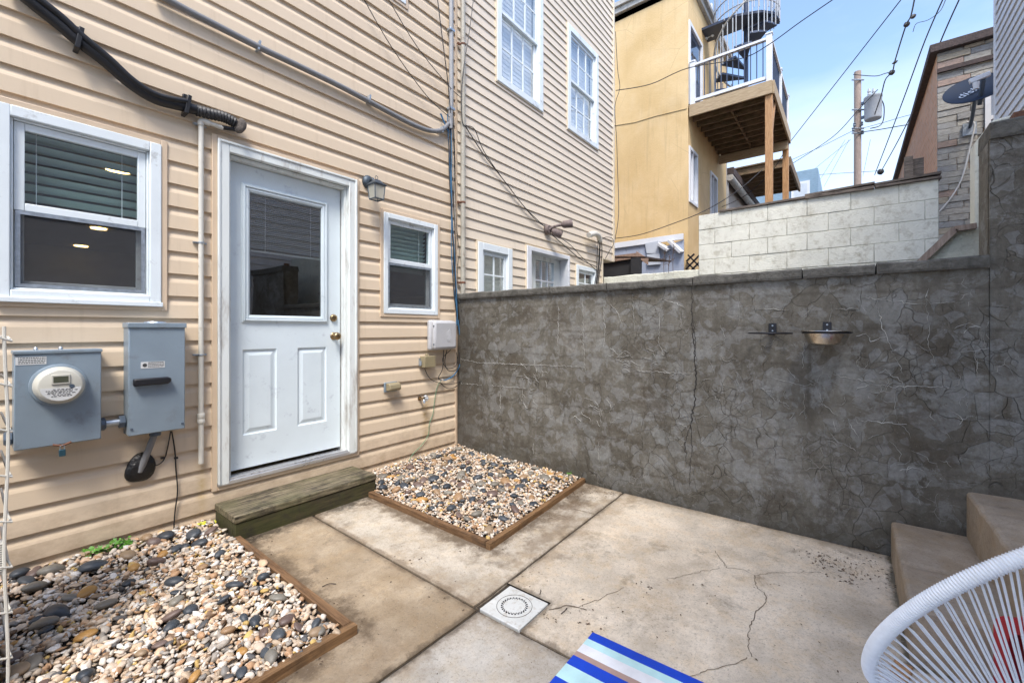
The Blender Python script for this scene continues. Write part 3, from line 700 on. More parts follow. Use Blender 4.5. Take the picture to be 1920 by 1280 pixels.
MB().box(NX1 - .01, NX1, .12, 6, NZ, 7.6).build('side_wall', 'siding2', nb_)
MB().box(NXC - .01, NXC, .14, 6, -.1, NZ).build('side_wall', 'siding2', nb_)
for i, r_ in enumerate(nW):
    ring(MB(), *grow(r_, .012), .013, -.024, .002).build('channel_trim', 'trim2', nb_)
    window(nb_, *r_, fw=.075 if i != 3 else .06, sw=.032, grid=(3, 2) if i < 2 else (2, 2), blind='solid', scr=False, glassm='glass_far', bmat='blind_w' if i < 2 else 'blind_g')
ring(MB(), *grow(nD, .012), .013, -.024, .002).build('channel_trim', 'trim2', nb_)
a, b, c_, d_ = nD; w_ = .085
mb = MB(); mb.box(a, a + w_, -.034, .16, c_, d_).box(b - w_ * .55, b, -.034, .22, c_, d_).box(a + w_, b - w_ * .55, -.034, .22, d_ - w_ * .6, d_); mb.build('door_casing', 'whitepaint', nb_, bevel=.004)
ga, gb = W(1002, 500, .12)[0], W(1036, 500, .12)[0]; gz = W(1036, 494, .12)[2]
mb = ring(MB(), a + w_, b - w_ * .5, c_, d_ - w_ * .6, ga - a - w_, .10, .14); 
mb = MB(); mb.box(a + w_, ga, .10, .14, c_, d_ - .05).box(gb, b - w_ * .5, .10, .14, c_, d_ - .05).box(ga, gb, .10, .14, gz, d_ - .05).box(ga, gb, .10, .14, c_, gz - .95)
nd = mb.build('back_door', 'casing', nb_, bevel=.003)
MB().box(ga, gb, .118, .122, gz - .95, gz).build('pane', 'glass_far', nd)
for i in (1, 2): xx = ga + (gb - ga) * i / 3; MB().box(xx - .009, xx + .009, .104, .117, gz - .95, gz).build('muntin', 'whitepaint', nd)
for j in range(1, 4): zz = gz - .95 * j / 3; MB().box(ga, gb, .1045, .117, zz + .05, zz + .068).build('muntin', 'whitepaint', nd)
mb = MB()
for i in range(40): zc = gz - i * .024; mb.quad((ga, .135, zc - .010), (gb, .135, zc - .010), (gb, .150, zc + .006), (ga, .150, zc + .006))
mb.build('blind', 'blind_g', nd)

# ---- grey retaining wall ------------------------------------------------------
rw = thing('retaining_wall', (.1, -2, 0), 'dark grey cracked cement-rendered garden wall stepping up at the right', 'wall')
CAPZ = 1.22 + .347; YT = -3.546
def wdisp(y, z):
    d = .010 * noise.noise((y * 1.1, z * 1.1, 3)) + .005 * noise.noise((y * 5, z * 5, 1)) + .0025 * noise.noise((y * 17, z * 17, 1))
    zr = (z + .035 * noise.noise((y * .8, 0, 9))) / .2 % 1; return d + .0035 * max(0, 1 - min(zr, 1 - zr) / .06) * (noise.noise((y * 1.4, round(z / .2) * 3., 5)) > -.1)
def rwall(name, y0, y1, z0, z1, x0, x1):
    ny, nz = max(2, int((y0 - y1) / .02)), max(2, int((z1 - z0) / .02)); vs = []; fs = []
    for i in range(ny + 1):
        for j in range(nz + 1):
            y = y0 + (y1 - y0) * i / ny; z = z0 + (z1 - z0) * j / nz
            d = wdisp(y, z)
            vs.append((x0 + d, y, z))
    for i in range(ny):
        for j in range(nz):
            a = i * (nz + 1) + j; fs.append((a, a + 1, a + nz + 2, a + nz + 1))
    mb = MB(); mb.v = vs; mb.f = fs
    mb.box(x0 + .02, x1, y1, y0, z0, z1)
    # close the rim
    for (ya, yb) in ((y0, y0), (y1, y1)): mb.quad((x0, ya, z0), (x0 + .03, ya, z0), (x0 + .03, ya, z1), (x0, ya, z1))
    mb.quad((x0 - .003, y0, z1), (x0 + .03, y0, z1), (x0 + .03, y1, z1), (x0 - .003, y1, z1))
    return mb.build(name, 'wall', rw, smooth=True)
rwall('wall_section', -.0, YT, -.12, CAPZ - .055, 0, .2)
TZ = 2.19
rwall('wall_section', YT, -5.6, -.12, TZ - .08, -.004, .2)
MB().box(.0, .22, -5.6, YT - .001, -.1, TZ - .081).build('wall_core', 'wall', rw)
yj = [0] + [X(u, 520)[1] for u in (1033, 1140, 1300.5, 1505, 1642)] + [YT]
def coping(a, b, z0, z1, seed):
    n = max(6, int((a - b) / .03)); mb = MB(); a -= .0035; b += .0035; rows = []
    for k in range(n + 1):
        p = a + (b - a) * k / n; e = .006 * noise.noise((p * 4, 1, seed)) + .003 * noise.noise((p * 22, 1, seed)); t = .006 * noise.noise((p * 5, 3, seed)) + .003 * noise.noise((p * 26, 3, seed)); q = .004 * noise.noise((p * 12, 2, seed))
        rows.append([(-.022 + e, p, z0 + q), (-.026 + e, p, z0 + .012 + q), (-.025 + e, p, z1 - .010 + t), (-.014 + e, p, z1 + t), (.22, p, z1 + t), (.235, p, z0)])
    for A, B in zip(rows, rows[1:]):
        for j in range(6): mb.quad(A[j], B[j], B[(j + 1) % 6], A[(j + 1) % 6])
    for A in (rows[0], rows[-1]): i = len(mb.v); mb.v += A; mb.f.append(tuple(range(i, i + 6)))
    return mb.build('coping_stone', 'cap', rw, smooth=True)
for i, (a, b) in enumerate(zip(yj, yj[1:])): coping(a, b, CAPZ - .055, CAPZ + random.uniform(-.004, .004), i)
for i, (a, b) in enumerate(((YT + .004, -4.2), (-4.2, -4.9), (-4.9, -5.6))): coping(a, b, TZ - .08, TZ, 20 + i)
def ribbon(mb, pts, w, x=-.004, jit=.3, th=.004):
    P = [Vector((x, p[1], p[2])) for p in pts]; Q = []
    for a, b in zip(P, P[1:]):
        n = max(1, int((b - a).length / .012))
        for k in range(n): t = k / n; q = a.lerp(b, t); q += Vector((0, random.gauss(0, .0035), random.gauss(0, .0035))) * (1 if k else .3); Q.append(q)
    Q.append(P[-1]); N = len(Q)
    for q in Q: q.x = wdisp(q.y, q.z) - .0022
    for k in range(N - 1):
        d = (Q[k + 1] - Q[k]); nrm = Vector((0, -d.z, d.y)).normalized(); 
        w0 = w * (1 - .75 * abs(2 * k / N - 1)) * random.uniform(1 - jit, 1 + jit); w1 = w * (1 - .75 * abs(2 * (k + 1) / N - 1)) * random.uniform(1 - jit, 1 + jit)
        if k: w0 = pw
        pw = w1; i = len(mb.v)
        A, B = Q[k], Q[k + 1]
        mb.v += [tuple(A - nrm * w0), tuple(B - nrm * w1), tuple(B + Vector((-th * .5, 0, 0))), tuple(A + Vector((-th * .5, 0, 0))), tuple(A + nrm * w0), tuple(B + nrm * w1)]
        mb.f += [(i, i + 1, i + 2, i + 3), (i + 3, i + 2, i + 5, i + 4)]
def XP(pts): return [X(u, v) for u, v in pts]
mb = MB()
for pl_, ww in ([[(1298, 527), (1297, 590), (1300, 640), (1306, 700), (1303, 755), (1296, 790), (1297, 850), (1293, 910)], .0042], [[(1299, 590), (1304, 640), (1307, 690)], .002], [[(1296, 790), (1285, 830), (1288, 870)], .0028]):
    ribbon(mb, XP(pl_), ww, -.0035, th=.0)
mb.build('crack', 'crack', rw, kind='stuff')
mb = MB()
white = [[(858, 672), (900, 680), (950, 682), (1000, 684), (1095, 688)], [(1190, 695), (1240, 697), (1300, 700)], [(918, 722), (960, 725), (1000, 729)], [(1093, 560), (1094, 640), (1097, 700)], [(1132, 566), (1134, 620), (1132, 650)],
  [(1048, 575), (1047, 620), (1045, 648)], [(1240, 560), (1236, 600), (1235, 640), (1240, 655)], [(1240, 560), (1262, 567), (1284, 577)], [(1145, 570), (1160, 590), (1165, 605)], [(1185, 555), (1187, 590), (1190, 620)],
  [(1735, 557), (1742, 620), (1741, 650), (1758, 690), (1775, 703)], [(1735, 557), (1745, 570), (1790, 566)], [(1742, 540), (1735, 557)], [(1643, 560), (1650, 600), (1665, 640), (1677, 665)], [(1677, 665), (1690, 690), (1692, 700)],
  [(1560, 700), (1600, 710), (1640, 716)], [(1440, 706), (1475, 715), (1505, 722), (1560, 716)], [(1506, 720), (1508, 760), (1510, 785)], [(1632, 720), (1680, 727), (1720, 723), (1790, 727)], [(1680, 727), (1678, 760), (1682, 785)],
  [(1632, 720), (1605, 731)], [(1625, 627), (1632, 640), (1650, 633), (1660, 632)], [(1625, 625), (1605, 630)], [(1655, 562), (1700, 568), (1735, 570)], [(1615, 557), (1655, 562)], [(1565, 578), (1610, 579)], [(1560, 570), (1556, 600), (1553, 620)],
  [(1800, 660), (1860, 652), (1900, 655)], [(1815, 616), (1830, 611), (1840, 614)], [(1815, 616), (1808, 625)], [(1830, 660), (1834, 700)], [(1508, 640), (1506, 665), (1504, 690)], [(1615, 788), (1660, 792), (1700, 795)],
  [(1700, 740), (1690, 715), (1655, 690)], [(1520, 520 + 60), (1500, 600)], [(1410, 580), (1450, 579), (1480, 582)], [(1475, 690), (1488, 705), (1498, 716)], [(1845, 520), (1880, 512), (1915, 516)], [(1850, 410), (1885, 408), (1918, 405)],
  [(1857, 322), (1890, 315), (1919, 312)], [(1880, 560), (1895, 552), (1912, 560)], [(1065, 785), (1080, 780), (1090, 790)], [(939, 725), (939, 765)], [(1000, 830), (1001, 850)], [(1123, 828), (1123, 866)], [(862, 718), (890, 720), (905, 721)]]
for pl_ in white: ribbon(mb, XP(pl_), random.uniform(.0008, .0017), -.0065)
rs = random.Random(5)
for cy, cz in [tuple(X(u, v)[1:]) for u, v in ((1010, 705), (965, 700), (975, 740), (1120, 770), (1157, 768), (1160, 675), (1185, 660), (1230, 680), (1350, 720), (1465, 745), (1645, 745), (1810, 690), (1640, 700), (1885, 615), (1560, 770), (1830, 790), (1380, 640), (1590, 830), (1280, 790), (1700, 850))]:
    for k in range(rs.randint(5, 9)):
        y = cy + rs.gauss(0, .055); z = cz + rs.gauss(0, .05); p = [(0, y, z)]; a_ = rs.uniform(0, 6.28)
        for j in range(rs.randint(2, 4)):
            a_ += rs.uniform(-1, 1); y += .028 * math.cos(a_); z += .028 * math.sin(a_); p.append((0, y, z))
        ribbon(mb, p, rs.uniform(.0006, .0012), -.006)
mb.build('limed_crack', 'calcite', rw, kind='stuff')

# ---- patio slabs ---------------------------------------------------------------
patio = bpy.data.objects.new('patio', None); COL.objects.link(patio); patio['kind'] = 'structure'
def slab(x0, x1, y0, y1, mat, dz=0., notch=None):
    nx, ny = max(2, int((x1 - x0) / .05)), max(2, int((y1 - y0) / .05)); mb = MB()
    def h(x, y, e): return g(x, y) + dz - e + .0015 * noise.noise((x * 3, y * 3, 0))
    xs = [x0, x0 + .006] + [x0 + (x1 - x0) * i / nx for i in range(1, nx)] + [x1 - .006, x1]
    ys = [y0, y0 + .006] + [y0 + (y1 - y0) * i / ny for i in range(1, ny)] + [y1 - .006, y1]
    if notch: xs = sorted(xs + [notch[0]]); ys = sorted(ys + [notch[1]])
    jx = lambda i, y: (.003 * noise.noise((y * 9, i, 2)) + .0016 * noise.noise((y * 40, i, 2)))
    idx = {}
    for i, x in enumerate(xs):
        for j, y in enumerate(ys):
            e = .006 if i in (0, len(xs) - 1) or j in (0, len(ys) - 1) else 0
            ex = jx(1, y) if i < 2 else (jx(2, y) if i > len(xs) - 3 else 0); ey = jx(3, x) if j < 2 else (jx(4, x) if j > len(ys) - 3 else 0)
            idx[i, j] = len(mb.v); mb.v.append((x + ex, y + ey, h(x, y, e)))
    for i in range(len(xs) - 1):
        for j in range(len(ys) - 1):
            if notch and xs[i] < notch[0] - 1e-6 and ys[j] > notch[1] - 1e-6: continue
            mb.f.append((idx[i, j], idx[i + 1, j], idx[i + 1, j + 1], idx[i, j + 1]))
    n0 = len(mb.v)
    def skirt(seq):
        for a, b in zip(seq, seq[1:]):
            va, vb = mb.v[a], mb.v[b]; mb.quad(va, vb, (vb[0], vb[1], vb[2] - .06), (va[0], va[1], va[2] - .06))
    skirt([idx[i, 0] for i in range(len(xs))]); skirt([idx[i, len(ys) - 1] for i in range(len(xs))]); skirt([idx[0, j] for j in range(len(ys))]); skirt([idx[len(xs) - 1, j] for j in range(len(ys))])
    return mb.build('slab', mat, patio, smooth=True)
JX, JY = -1.597, -1.752
slab(-4.6, JX - .006, JY + .006, -.02, 'slab_a')
slab(JX + .006, -.005, JY + .034, -.02, 'slab_b')
slab(-4.6, JX - .006, -4.4, JY - .007, 'slab_c')
slab(JX + .007, -.006, -4.4, JY + .022, 'slab_d', notch=(-1.368, JY - .228))
mb = MB(); N = 40
for i in range(N):
    for j in range(N):
        x0, x1 = -4.6 + 4.6 * i / N, -4.6 + 4.6 * (i + 1) / N; y0, y1 = -4.4 + 4.4 * j / N, -4.4 + 4.4 * (j + 1) / N
        mb.quad((x0, y0, g(x0, y0) - .013), (x1, y0, g(x1, y0) - .013), (x1, y1, g(x1, y1) - .013), (x0, y1, g(x0, y1) - .013))
mb.build('joint_dirt', 'joint', patio)

# ---- concrete stairs -----------------------------------------------------------
st = thing('stairs', (-.45, -3.6, 0), 'worn brown concrete steps climbing beside the grey wall', 'stairs')
yS = [-3.197, -3.470, -3.745, -4.02]; zS = [.226, .445, .665, .885]
for k in range(4):
    mb = MB(); nx = 44; x0, x1 = -.90, -.008; y1 = yS[k]; y0 = yS[k + 1] - .02 if k < 3 else -4.6
    V = {}
    for i in range(nx + 1):
        x = x0 + (x1 - x0) * i / nx; a = .007 * noise.noise((x * 4, k, 1)) + .003 * noise.noise((x * 22, k, 1)); b = .006 * noise.noise((x * 5, k, 4)) + .004 * noise.noise((x * 26, k, 4)) - (.010 * max(0, noise.noise((x * 9, k, 14)) - .25) / .3)
        V[i] = [(x, y1 + a, -.05 if k == 0 else zS[k - 1] - .02), (x, y1 + a, zS[k] - .014 + b), (x, y1 - .006 + a, zS[k] - .004 + b), (x, y1 - .018 + a, zS[k] + b), (x, (y0 + y1) / 2, zS[k] + .004 * noise.noise((x * 3, k, 7))), (x, y0, zS[k])]
    for i in range(nx):
        for j in range(5): mb.quad(V[i][j], V[i + 1][j], V[i + 1][j + 1], V[i][j + 1])
    for i in (0, nx): mb.v += V[i] + [(V[i][0][0], y0, V[i][0][2])]; q = len(mb.v) - 7; mb.f.append(tuple(range(q, q + 7)))
    mb.build('step', 'stair', st, smooth=True)
mb = MB().box(-.86, -.0, -5.6, -4.60, -.1, .90); mb.build('landing', 'stair', st)

# ---- opposite white sided house (behind the camera, runs on to the right edge of the picture)
YW = -4.64; wx = W(1868, 150, YW)[0]
wh = thing('house', (0, YW - 1, 0), 'white clapboard house at the far right edge behind the taller grey wall', 'house')
prw = [(t, -y_) for t, y_ in [(0, .002), (0, -.020), (.127, -.002)]]
z = .66
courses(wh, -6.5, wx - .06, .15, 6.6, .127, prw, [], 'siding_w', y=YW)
MB().box(-6.5, wx, YW - 2.2, YW - .004, -.1, 6.6).build('wall', 'siding_w', wh)
MB().box(wx - .06, wx + .012, YW - .05, YW + .026, .1, 6.6).build('corner_trim', 'whitepaint', wh, bevel=.003)

# ---- neighbour's cream walls ----------------------------------------------------
XB = 3.2
cb_ = thing('block_wall', (XB, -2.6, 0), 'cream painted concrete block wall with weathered wooden capping', 'wall')
ya, yb = X(1310, 450, XB)[1], X(1760, 400, XB)[1]; ztop = 1.22 + 1.549
MB().box(XB + .0065, XB + .19, yb, ya, -.1, ztop - .005).build('wall_core', 'mortar', cb_)
zr = ztop; row = 0
while zr > .9:
    h0 = zr - .2032; y = ya; first = True
    while y > yb + .02:
        L = .4064; 
        if first and row % 2: L = .2032
        first = False
        y2 = max(yb, y - L)
        mb = MB().box(XB + random.uniform(-.004, .003), XB + .02, y2 + .003, y - .003, h0 + .003, zr - .003)
        mb.build('block', 'cream_block', cb_, bevel=.004)
        y = y2
    zr = h0; row += 1
mb = MB(); yy = ya + .02 - .28
while yy > yb:
    L = random.uniform(.5, 1.1); y2 = max(yb - .02, yy - L)
    MB().obox((XB + .08 + random.uniform(-.02, .02), yy, ztop + random.uniform(.006, .022)), (XB + .08 + random.uniform(-.02, .02), y2 + .003, ztop + random.uniform(.006, .022)), .22, random.uniform(.02, .035)).build('capping_board', 'oldwood', cb_, bevel=.004)
    if yy < ya - .8: MB().obox((XB + .06, yy, ztop + .045), (XB + .05, y2, ztop + .05 + random.uniform(-.005, .02)), .14, .022).build('capping_board', 'oldwood', cb_)
    yy = y2
lw = MB(); zl = X(1308, 505, XB)[2]
rows = []
for i in range(41):
    p = ya * i / 40; t = .012 * noise.noise((p * 3, 0, 0)) + .006 * noise.noise((p * 17, 0, 0)); rows.append([(XB - .0 + .008 * noise.noise((p * 5, 2, 2)), p, -.1), (XB + .006 * noise.noise((p * 9, 2, 2)), p, zl - .01 + t), (XB + .012, p, zl + t), (XB + .18, p, zl + t), (XB + .18, p, -.1)])
for A, B in zip(rows, rows[1:]):
    for j in range(5): lw.quad(A[j], B[j], B[(j + 1) % 5], A[(j + 1) % 5])
lw.build('low_wall', 'cream_stucco', None, bevel=.012, **T('low chipped cream wall behind the grey wall coping, left of the block wall', 'wall'))
# stair parapet of the neighbour, cream stucco
xs_ = .62
pol = [X(u, v, xs_) for u, v in ((1700, 512), (1790, 432), (1828, 427), (1828, 268), (1862, 224))]
pol += [np.array([xs_, -5.6, pol[-1][2] + .15]), np.array([xs_, -5.6, .3]), np.array([xs_, pol[0][1], .3])]
MB().prism(pol, (.14, 0, 0)).build('stair_parapet', 'cream_stucco', None, bevel=.012, **T('cream stucco stair parapet with sloping top beside the dark grey wall end', 'wall'))
mb = MB(); p = [X(u, v, xs_ - .03) for u, v in ((1716, 500), (1790, 430), (1830, 424))]
mb.obox(p[0], p[1], .05, .035, up=(0, .5, 1)); mb.obox(p[1], p[2], .05, .03)
mb.build('stair_handrail', 'pole', None, **T('thin weathered board sloping along the cream stair parapet', 'board'))

# ---- ochre stucco building --------------------------------------------------------
XY = W(1290, 300)[0]; XY1 = 11.66; ZT = 9.6
sb = thing('house', (XY + 2, 2, 0), 'ochre yellow stucco house with a raised timber deck', 'house')
yh = [(W(1291, 60)[0], W(1316, 60)[0], 6.57, W(1295, 45)[2]), (W(1288.5, 300)[0] + .12, W(1307, 300)[0], W(1300, 385)[2], W(1300, 283)[2]), (W(1331, 380)[0], W(1344, 380)[0], 1.2, W(1338, 328)[2])]
wallbox(sb, XY, XY1, -.1, ZT - .1, 0, .2, yh, 'stucco')
MB().box(XY, XY + .2, .2, 9, -.1, ZT - .1).build('side_wall', 'stucco', sb)
MB().box(XY + .25, XY1, .6, .7, -.1, ZT - .3).build('inner_wall', 'dark', sb)
MB().box(XY - .0, XY1, .2, 9, ZT - .3, ZT - .1).build('roof', 'shingle', sb)
mb = MB(); mb.box(XY - .16, XY1 + .1, -.16, -.0, ZT - .02, ZT + .10); mb.box(XY - .10, XY1 + .06, -.09, -.0, ZT - .16, ZT - .02); mb.box(XY - .16, XY - .0, 0, 9, ZT - .02, ZT + .10); mb.box(XY - .10, XY, 0, 9, ZT - .16, ZT - .02)
mb.build('cornice', 'gutter', sb, bevel=.01)
MB().box(XY1, XY1 + .1, 0, .1, 0, ZT - .16).build('downpipe', 'gutter', sb)
a, b, c_, d_ = yh[0]
ring(MB(), a, b, c_, d_ , .09, -.03, .1, .01).build('door_casing', 'whitepaint', sb); ds = MB().box(a + .09, b - .09, .02, .07, c_, d_ - .09).build('deck_door', 'navy', sb)
MB().box(a + .2, b - .2, .012, .02, c_ + .9, d_ - .25).build('pane', 'glass_far', ds)
for a, b, c_, d_ in yh[1:]:
    wp = ring(MB(), a, b, c_, d_, .07, -.03, .1).build('window', 'whitepaint', sb); m_ = (a + b) / 2
    MB().box(m_ - .03, m_ + .03, -.01, .08, c_ + .07, d_ - .07).build('mullion', 'whitepaint', wp)
    MB().box(a + .07, b - .07, .04, .045, c_ + .07, d_ - .07).build('pane', 'glass_far', wp)
    MB().box(a + .07, b - .07, .12, .13, c_ + .07, c_ + (d_ - c_) * .62).build('blind', 'blind_w', wp)
p = W(1323, 73); MB().lathe((p[0], -.0, p[2]), [(.05, 0), (.05, .03), (.02, .05), (.03, .12), (.07, .16), (.06, .2), (0, .2)], (0, -1, .3), 12).build('wall_lamp', 'white', sb)
# crack and scars on the stucco, foot panels
mb = MB(); q = [X(u, v, XY - .004) for u, v in ((1152, 236), (1190, 230), (1230, 218), (1288, 204))]
for a_, b_ in zip(q, q[1:]): mb.obox(a_, b_, .004, .02, (1, 0, 0))
mb.build('stucco_seam', 'tan_box', sb)
# pale panels at the foot
pn = thing('panel_screen', (XY - .2, 1, 0), 'pale blue-grey boarded panels with white top band at the foot of the ochre wall', 'fence')
xp = XY - .12
def XR(u, v): return X(u, v, xp)
mb = MB(); mb.prism([XR(1140, 458), XR(1282, 438), XR(1282, 449), XR(1140, 468)], (-.05, 0, 0)); mb.build('top_band', 'whitepaint', pn, bevel=.004)
for a_, b_ in zip((1140, 1175, 1212, 1248), (1174.6, 1211.6, 1247.6, 1282)):
    MB().prism([XR(a_, 462), XR(b_, 449 if b_ > 1260 else 458), XR(b_, 520), XR(a_, 520)], (.03, 0, 0)).build('panel', 'bluepanel', pn)
MB().prism([XR(1211, 457), XR(1236, 452), XR(1237, 475), XR(1214, 476)], (-.06, 0, 0)).build('patch_board', 'paleblue', pn, bevel=.004)
MB().prism([XR(1214, 478), XR(1238, 475), XR(1239, 496), XR(1215, 498)], (-.06, 0, 0)).build('patch_board', 'paleblue', pn, bevel=.004)
for q in (((1237, 458), (1256, 470)), ((1257, 452), (1280, 474))):
    MB().obox(XR(*q[0]) - np.array([.07, 0, 0]), XR(*q[1]) - np.array([.07, 0, 0]), .06, .17, (1, 0, .3)).build('slanted_board', 'whitepaint', pn)
la = thing('lattice', (XY - .1, .1, 1), 'dark crossed lattice scrap leaning on the ochre wall corner', 'lattice')
for a_, b_ in (((1286, 505), (1312, 478)), ((1287, 490), (1302, 476)), ((1295, 508), (1313, 490)), ((1290, 478), (1312, 500)), ((1288, 492), (1303, 506))):
    MB().obox(X(*a_, XY - .07), X(*b_, XY - .07), .03, .05, (1, 0, 0)).build('lattice_bar', 'iron', la)
# dark lean-to roof
XL = 5.0
sh = thing('lean_to', (XL, .3, 0), 'small dark lean-to with rotten reddish roof edge behind the low cream wall', 'shed')
r0, r1, r2 = X(1130, 482, XL), X(1193, 474, XL), X(1214, 484, XL)
MB().prism([tuple(r0), tuple(r1), (r1[0], r1[1], r1[2] - .10), (r0[0], r0[1], r0[2] - .12)], (.06, 0, 0)).build('fascia', 'pinkboard', sh)
MB().prism([tuple(r1 + [0, 0, .03]), tuple(r2), (r2[0], r2[1], r2[2] - .12), (r1[0], r1[1], r1[2] - .07)], (.05, 0, 0)).build('fascia', 'pinkboard', sh)
MB().prism([(XL, 1.6, r0[2] + .05), (XL, r2[1], r2[2]), (XL + 1.4, r2[1], r2[2] + .1), (XL + 1.4, 1.6, r0[2] + .15)], (0, 0, .03)).build('roof', 'shingle', sh)
MB().box(XL + .05, XL + .1, r1[1] - .05, 1.6, -.1, r1[2] - .02).build('back_wall', 'dark', sh)
MB().box(XL - .05, XL + .05, X(1196, 500, XL)[1] - .06, X(1190, 500, XL)[1] + .06, -.1, r1[2] - .1).build('post', 'dark', sh)

# ---- deck ---------------------------------------------------------------------------
XD0, YD, XD1 = XY + .02, X(1448, 150, XY)[1], 10.85; DZ = 6.52
dk = thing('deck', (XD0 + 1.5, YD / 2, 0), 'raised timber deck with white railing on the ochre house', 'deck')
MB().box(XD0 - .04, XD0, YD, -.03, DZ - .28, DZ).build('fascia_board', 'deck_light', dk, bevel=.004)
MB().box(XD0, XD1, YD - .04, YD, DZ - .28, DZ).build('fascia_board', 'deck_light', dk, bevel=.004)
n = 9
for i in range(n):
    x = XD0 + .3 + i * (XD1 - XD0 - .35) / (n - 1); MB().box(x - .022, x + .022, YD + .004, -.03, DZ - .27, DZ - .034).build('joist', 'deck_dark', dk)
k = 0; y = YD
while y < -.05:
    MB().box(XD0 - .03, XD1, y + .004, min(y + .138, -.01), DZ - .032, DZ).build('deck_board', 'deck_dark', dk); y += .143
for i in range(8):
    x = XD0 + .3 + i * (XD1 - XD0 - .35) / 8; MB().box(x + .03, x + (XD1 - XD0 - .35) / 8 - .03, YD * .5 - .02, YD * .5 + .02, DZ - .25, DZ - .05).build('blocking', 'deck_dark', dk)
MB().box(XD1 - .3, XD1 - .2, YD, -.03, DZ - .5, DZ - .28).build('beam', 'deck_light', dk)
for x in (XD0 + .08, XD1 - .08): MB().box(x - .07, x + .07, YD - .0 + .002, YD + .14, -.1, DZ - .281).build('post', 'deck_post', dk, bevel=.006)
MB().obox((XD0 + .5, YD + .03, DZ - .3), (XD0 + .14, YD + .03, DZ - .95), .05, .09).build('brace', 'deck_post', dk)
def rail(p, q, n):
    p = Vector(p); q = Vector(q); rl = MB()
    MB().obox(p + Vector((0, 0, .93)), q + Vector((0, 0, .93)), .09, .05).build('top_rail', 'whitepaint', dk); MB().obox(p + Vector((0, 0, .10)), q + Vector((0, 0, .10)), .06, .07).build('bottom_rail', 'whitepaint', dk)
    for i in range(1, n):
        c_ = p.lerp(q, i / n); MB().box(c_.x - .009, c_.x + .009, c_.y - .009, c_.y + .009, DZ + .12, DZ + .91).build('baluster', 'navy', dk)
rail((XD0 + .03, -.12, DZ), (XD0 + .03, YD + .06, DZ), 13); rail((XD0 + .03, YD + .05, DZ), (XD1, YD + .05, DZ), 24)
for x, y in ((XD0 + .03, -.10), (XD0 + .03, YD + .06), (XD0 + 1.65, YD + .06), (XD1 - .05, YD + .06)):
    mb = MB().box(x - .055, x + .055, y - .055, y + .055, DZ, DZ + 1.0); mb.box(x - .07, x + .07, y - .07, y + .07, DZ + 1.0, DZ + 1.03); mb.build('railing_post', 'whitepaint', dk, bevel=.004)
# spiral stair
SC = (9.45, -.92); sr = .74
sp_ = thing('spiral_staircase', (SC[0], SC[1], DZ), 'dark blue-grey steel spiral staircase rising from the deck to the roof', 'staircase')
MB().tube([(SC[0], SC[1], DZ), (SC[0], SC[1], 11.2)], .055, 12).build('centre_pole', 'navy', sp_)
ns = 10; a0 = R(22); hs = []
for i in range(ns):
    a = a0 + i * R(27); z = DZ + .235 * (i + 1); da = R(15)
    P = [(SC[0] + rr * math.cos(a + s_), SC[1] + rr * math.sin(a + s_), z) for rr, s_ in ((.05, -.5), (sr, -da), (sr, 0), (sr, da), (.05, .5))]
    MB().prism(P, (0, 0, -.05)).build('tread', 'navy', sp_)
    for s_ in (-da * .75, -da * .05, da * .65):
        q = (SC[0] + sr * math.cos(a + s_), SC[1] + sr * math.sin(a + s_)); MB().tube([(q[0], q[1], z - .04), (q[0], q[1], z + .95)], .013, 6).build('baluster', 'trans', sp_)
    hs.append((SC[0] + sr * math.cos(a), SC[1] + sr * math.sin(a), z + .95))
MB().tube(spline(hs, 5), .024, 8).build('handrail', 'gutter', sp_, smooth=True)
LZ = DZ + .235 * 10.6
MB().prism([(SC[0] - .02, SC[1] - sr, LZ), (SC[0] - .02, .0, LZ), (SC[0] - .62, .0, LZ), (SC[0] - .62, SC[1] + .1, LZ), (SC[0] - .40, SC[1] - .4, LZ)], (0, 0, -.06)).build('top_landing', 'navy', sp_)
MB().prism([(SC[0] + .03, SC[1] - sr, LZ), (SC[0] + .75, SC[1] - .2, LZ), (SC[0] + .03, SC[1] + .1, LZ)], (0, 0, -.06)).build('tread', 'navy', sp_)
for i in range(26):
    a = R(95) + R(225) * i / 25; q = (SC[0] + sr * math.cos(a), SC[1] + sr * math.sin(a)); MB().tube([(q[0], q[1], LZ - .05), (q[0], q[1], LZ + 1.1)], .012, 6).build('baluster', 'trans', sp_)
for h_ in (.12, .42, 1.1): MB().tube([(SC[0] + sr * math.cos(R(95) + R(225) * i / 25), SC[1] + sr * math.sin(R(95) + R(225) * i / 25), LZ + h_) for i in range(26)], .014, 6).build('ring_rail', 'conduit_l', sp_)
# roof-deck rail
rd = thing('roof_railing', (9, .3, 9.7), 'grey railing with white posts along the roof edge of the ochre house', 'railing')
for x in (8.4, 9.6, 10.8): MB().box(x - .05, x + .05, .2, .3, 9.7, 10.9).build('railing_post', 'whitepaint', rd)
for z in (9.85, 10.75): MB().box(8.2, 11.6, .23, .27, z, z + .04).build('rail', 'conduit', rd)
for i in range(26): x = 8.25 + i * .13; MB().box(x - .008, x + .008, .24, .26, 9.89, 10.75).build('baluster', 'navy', rd)
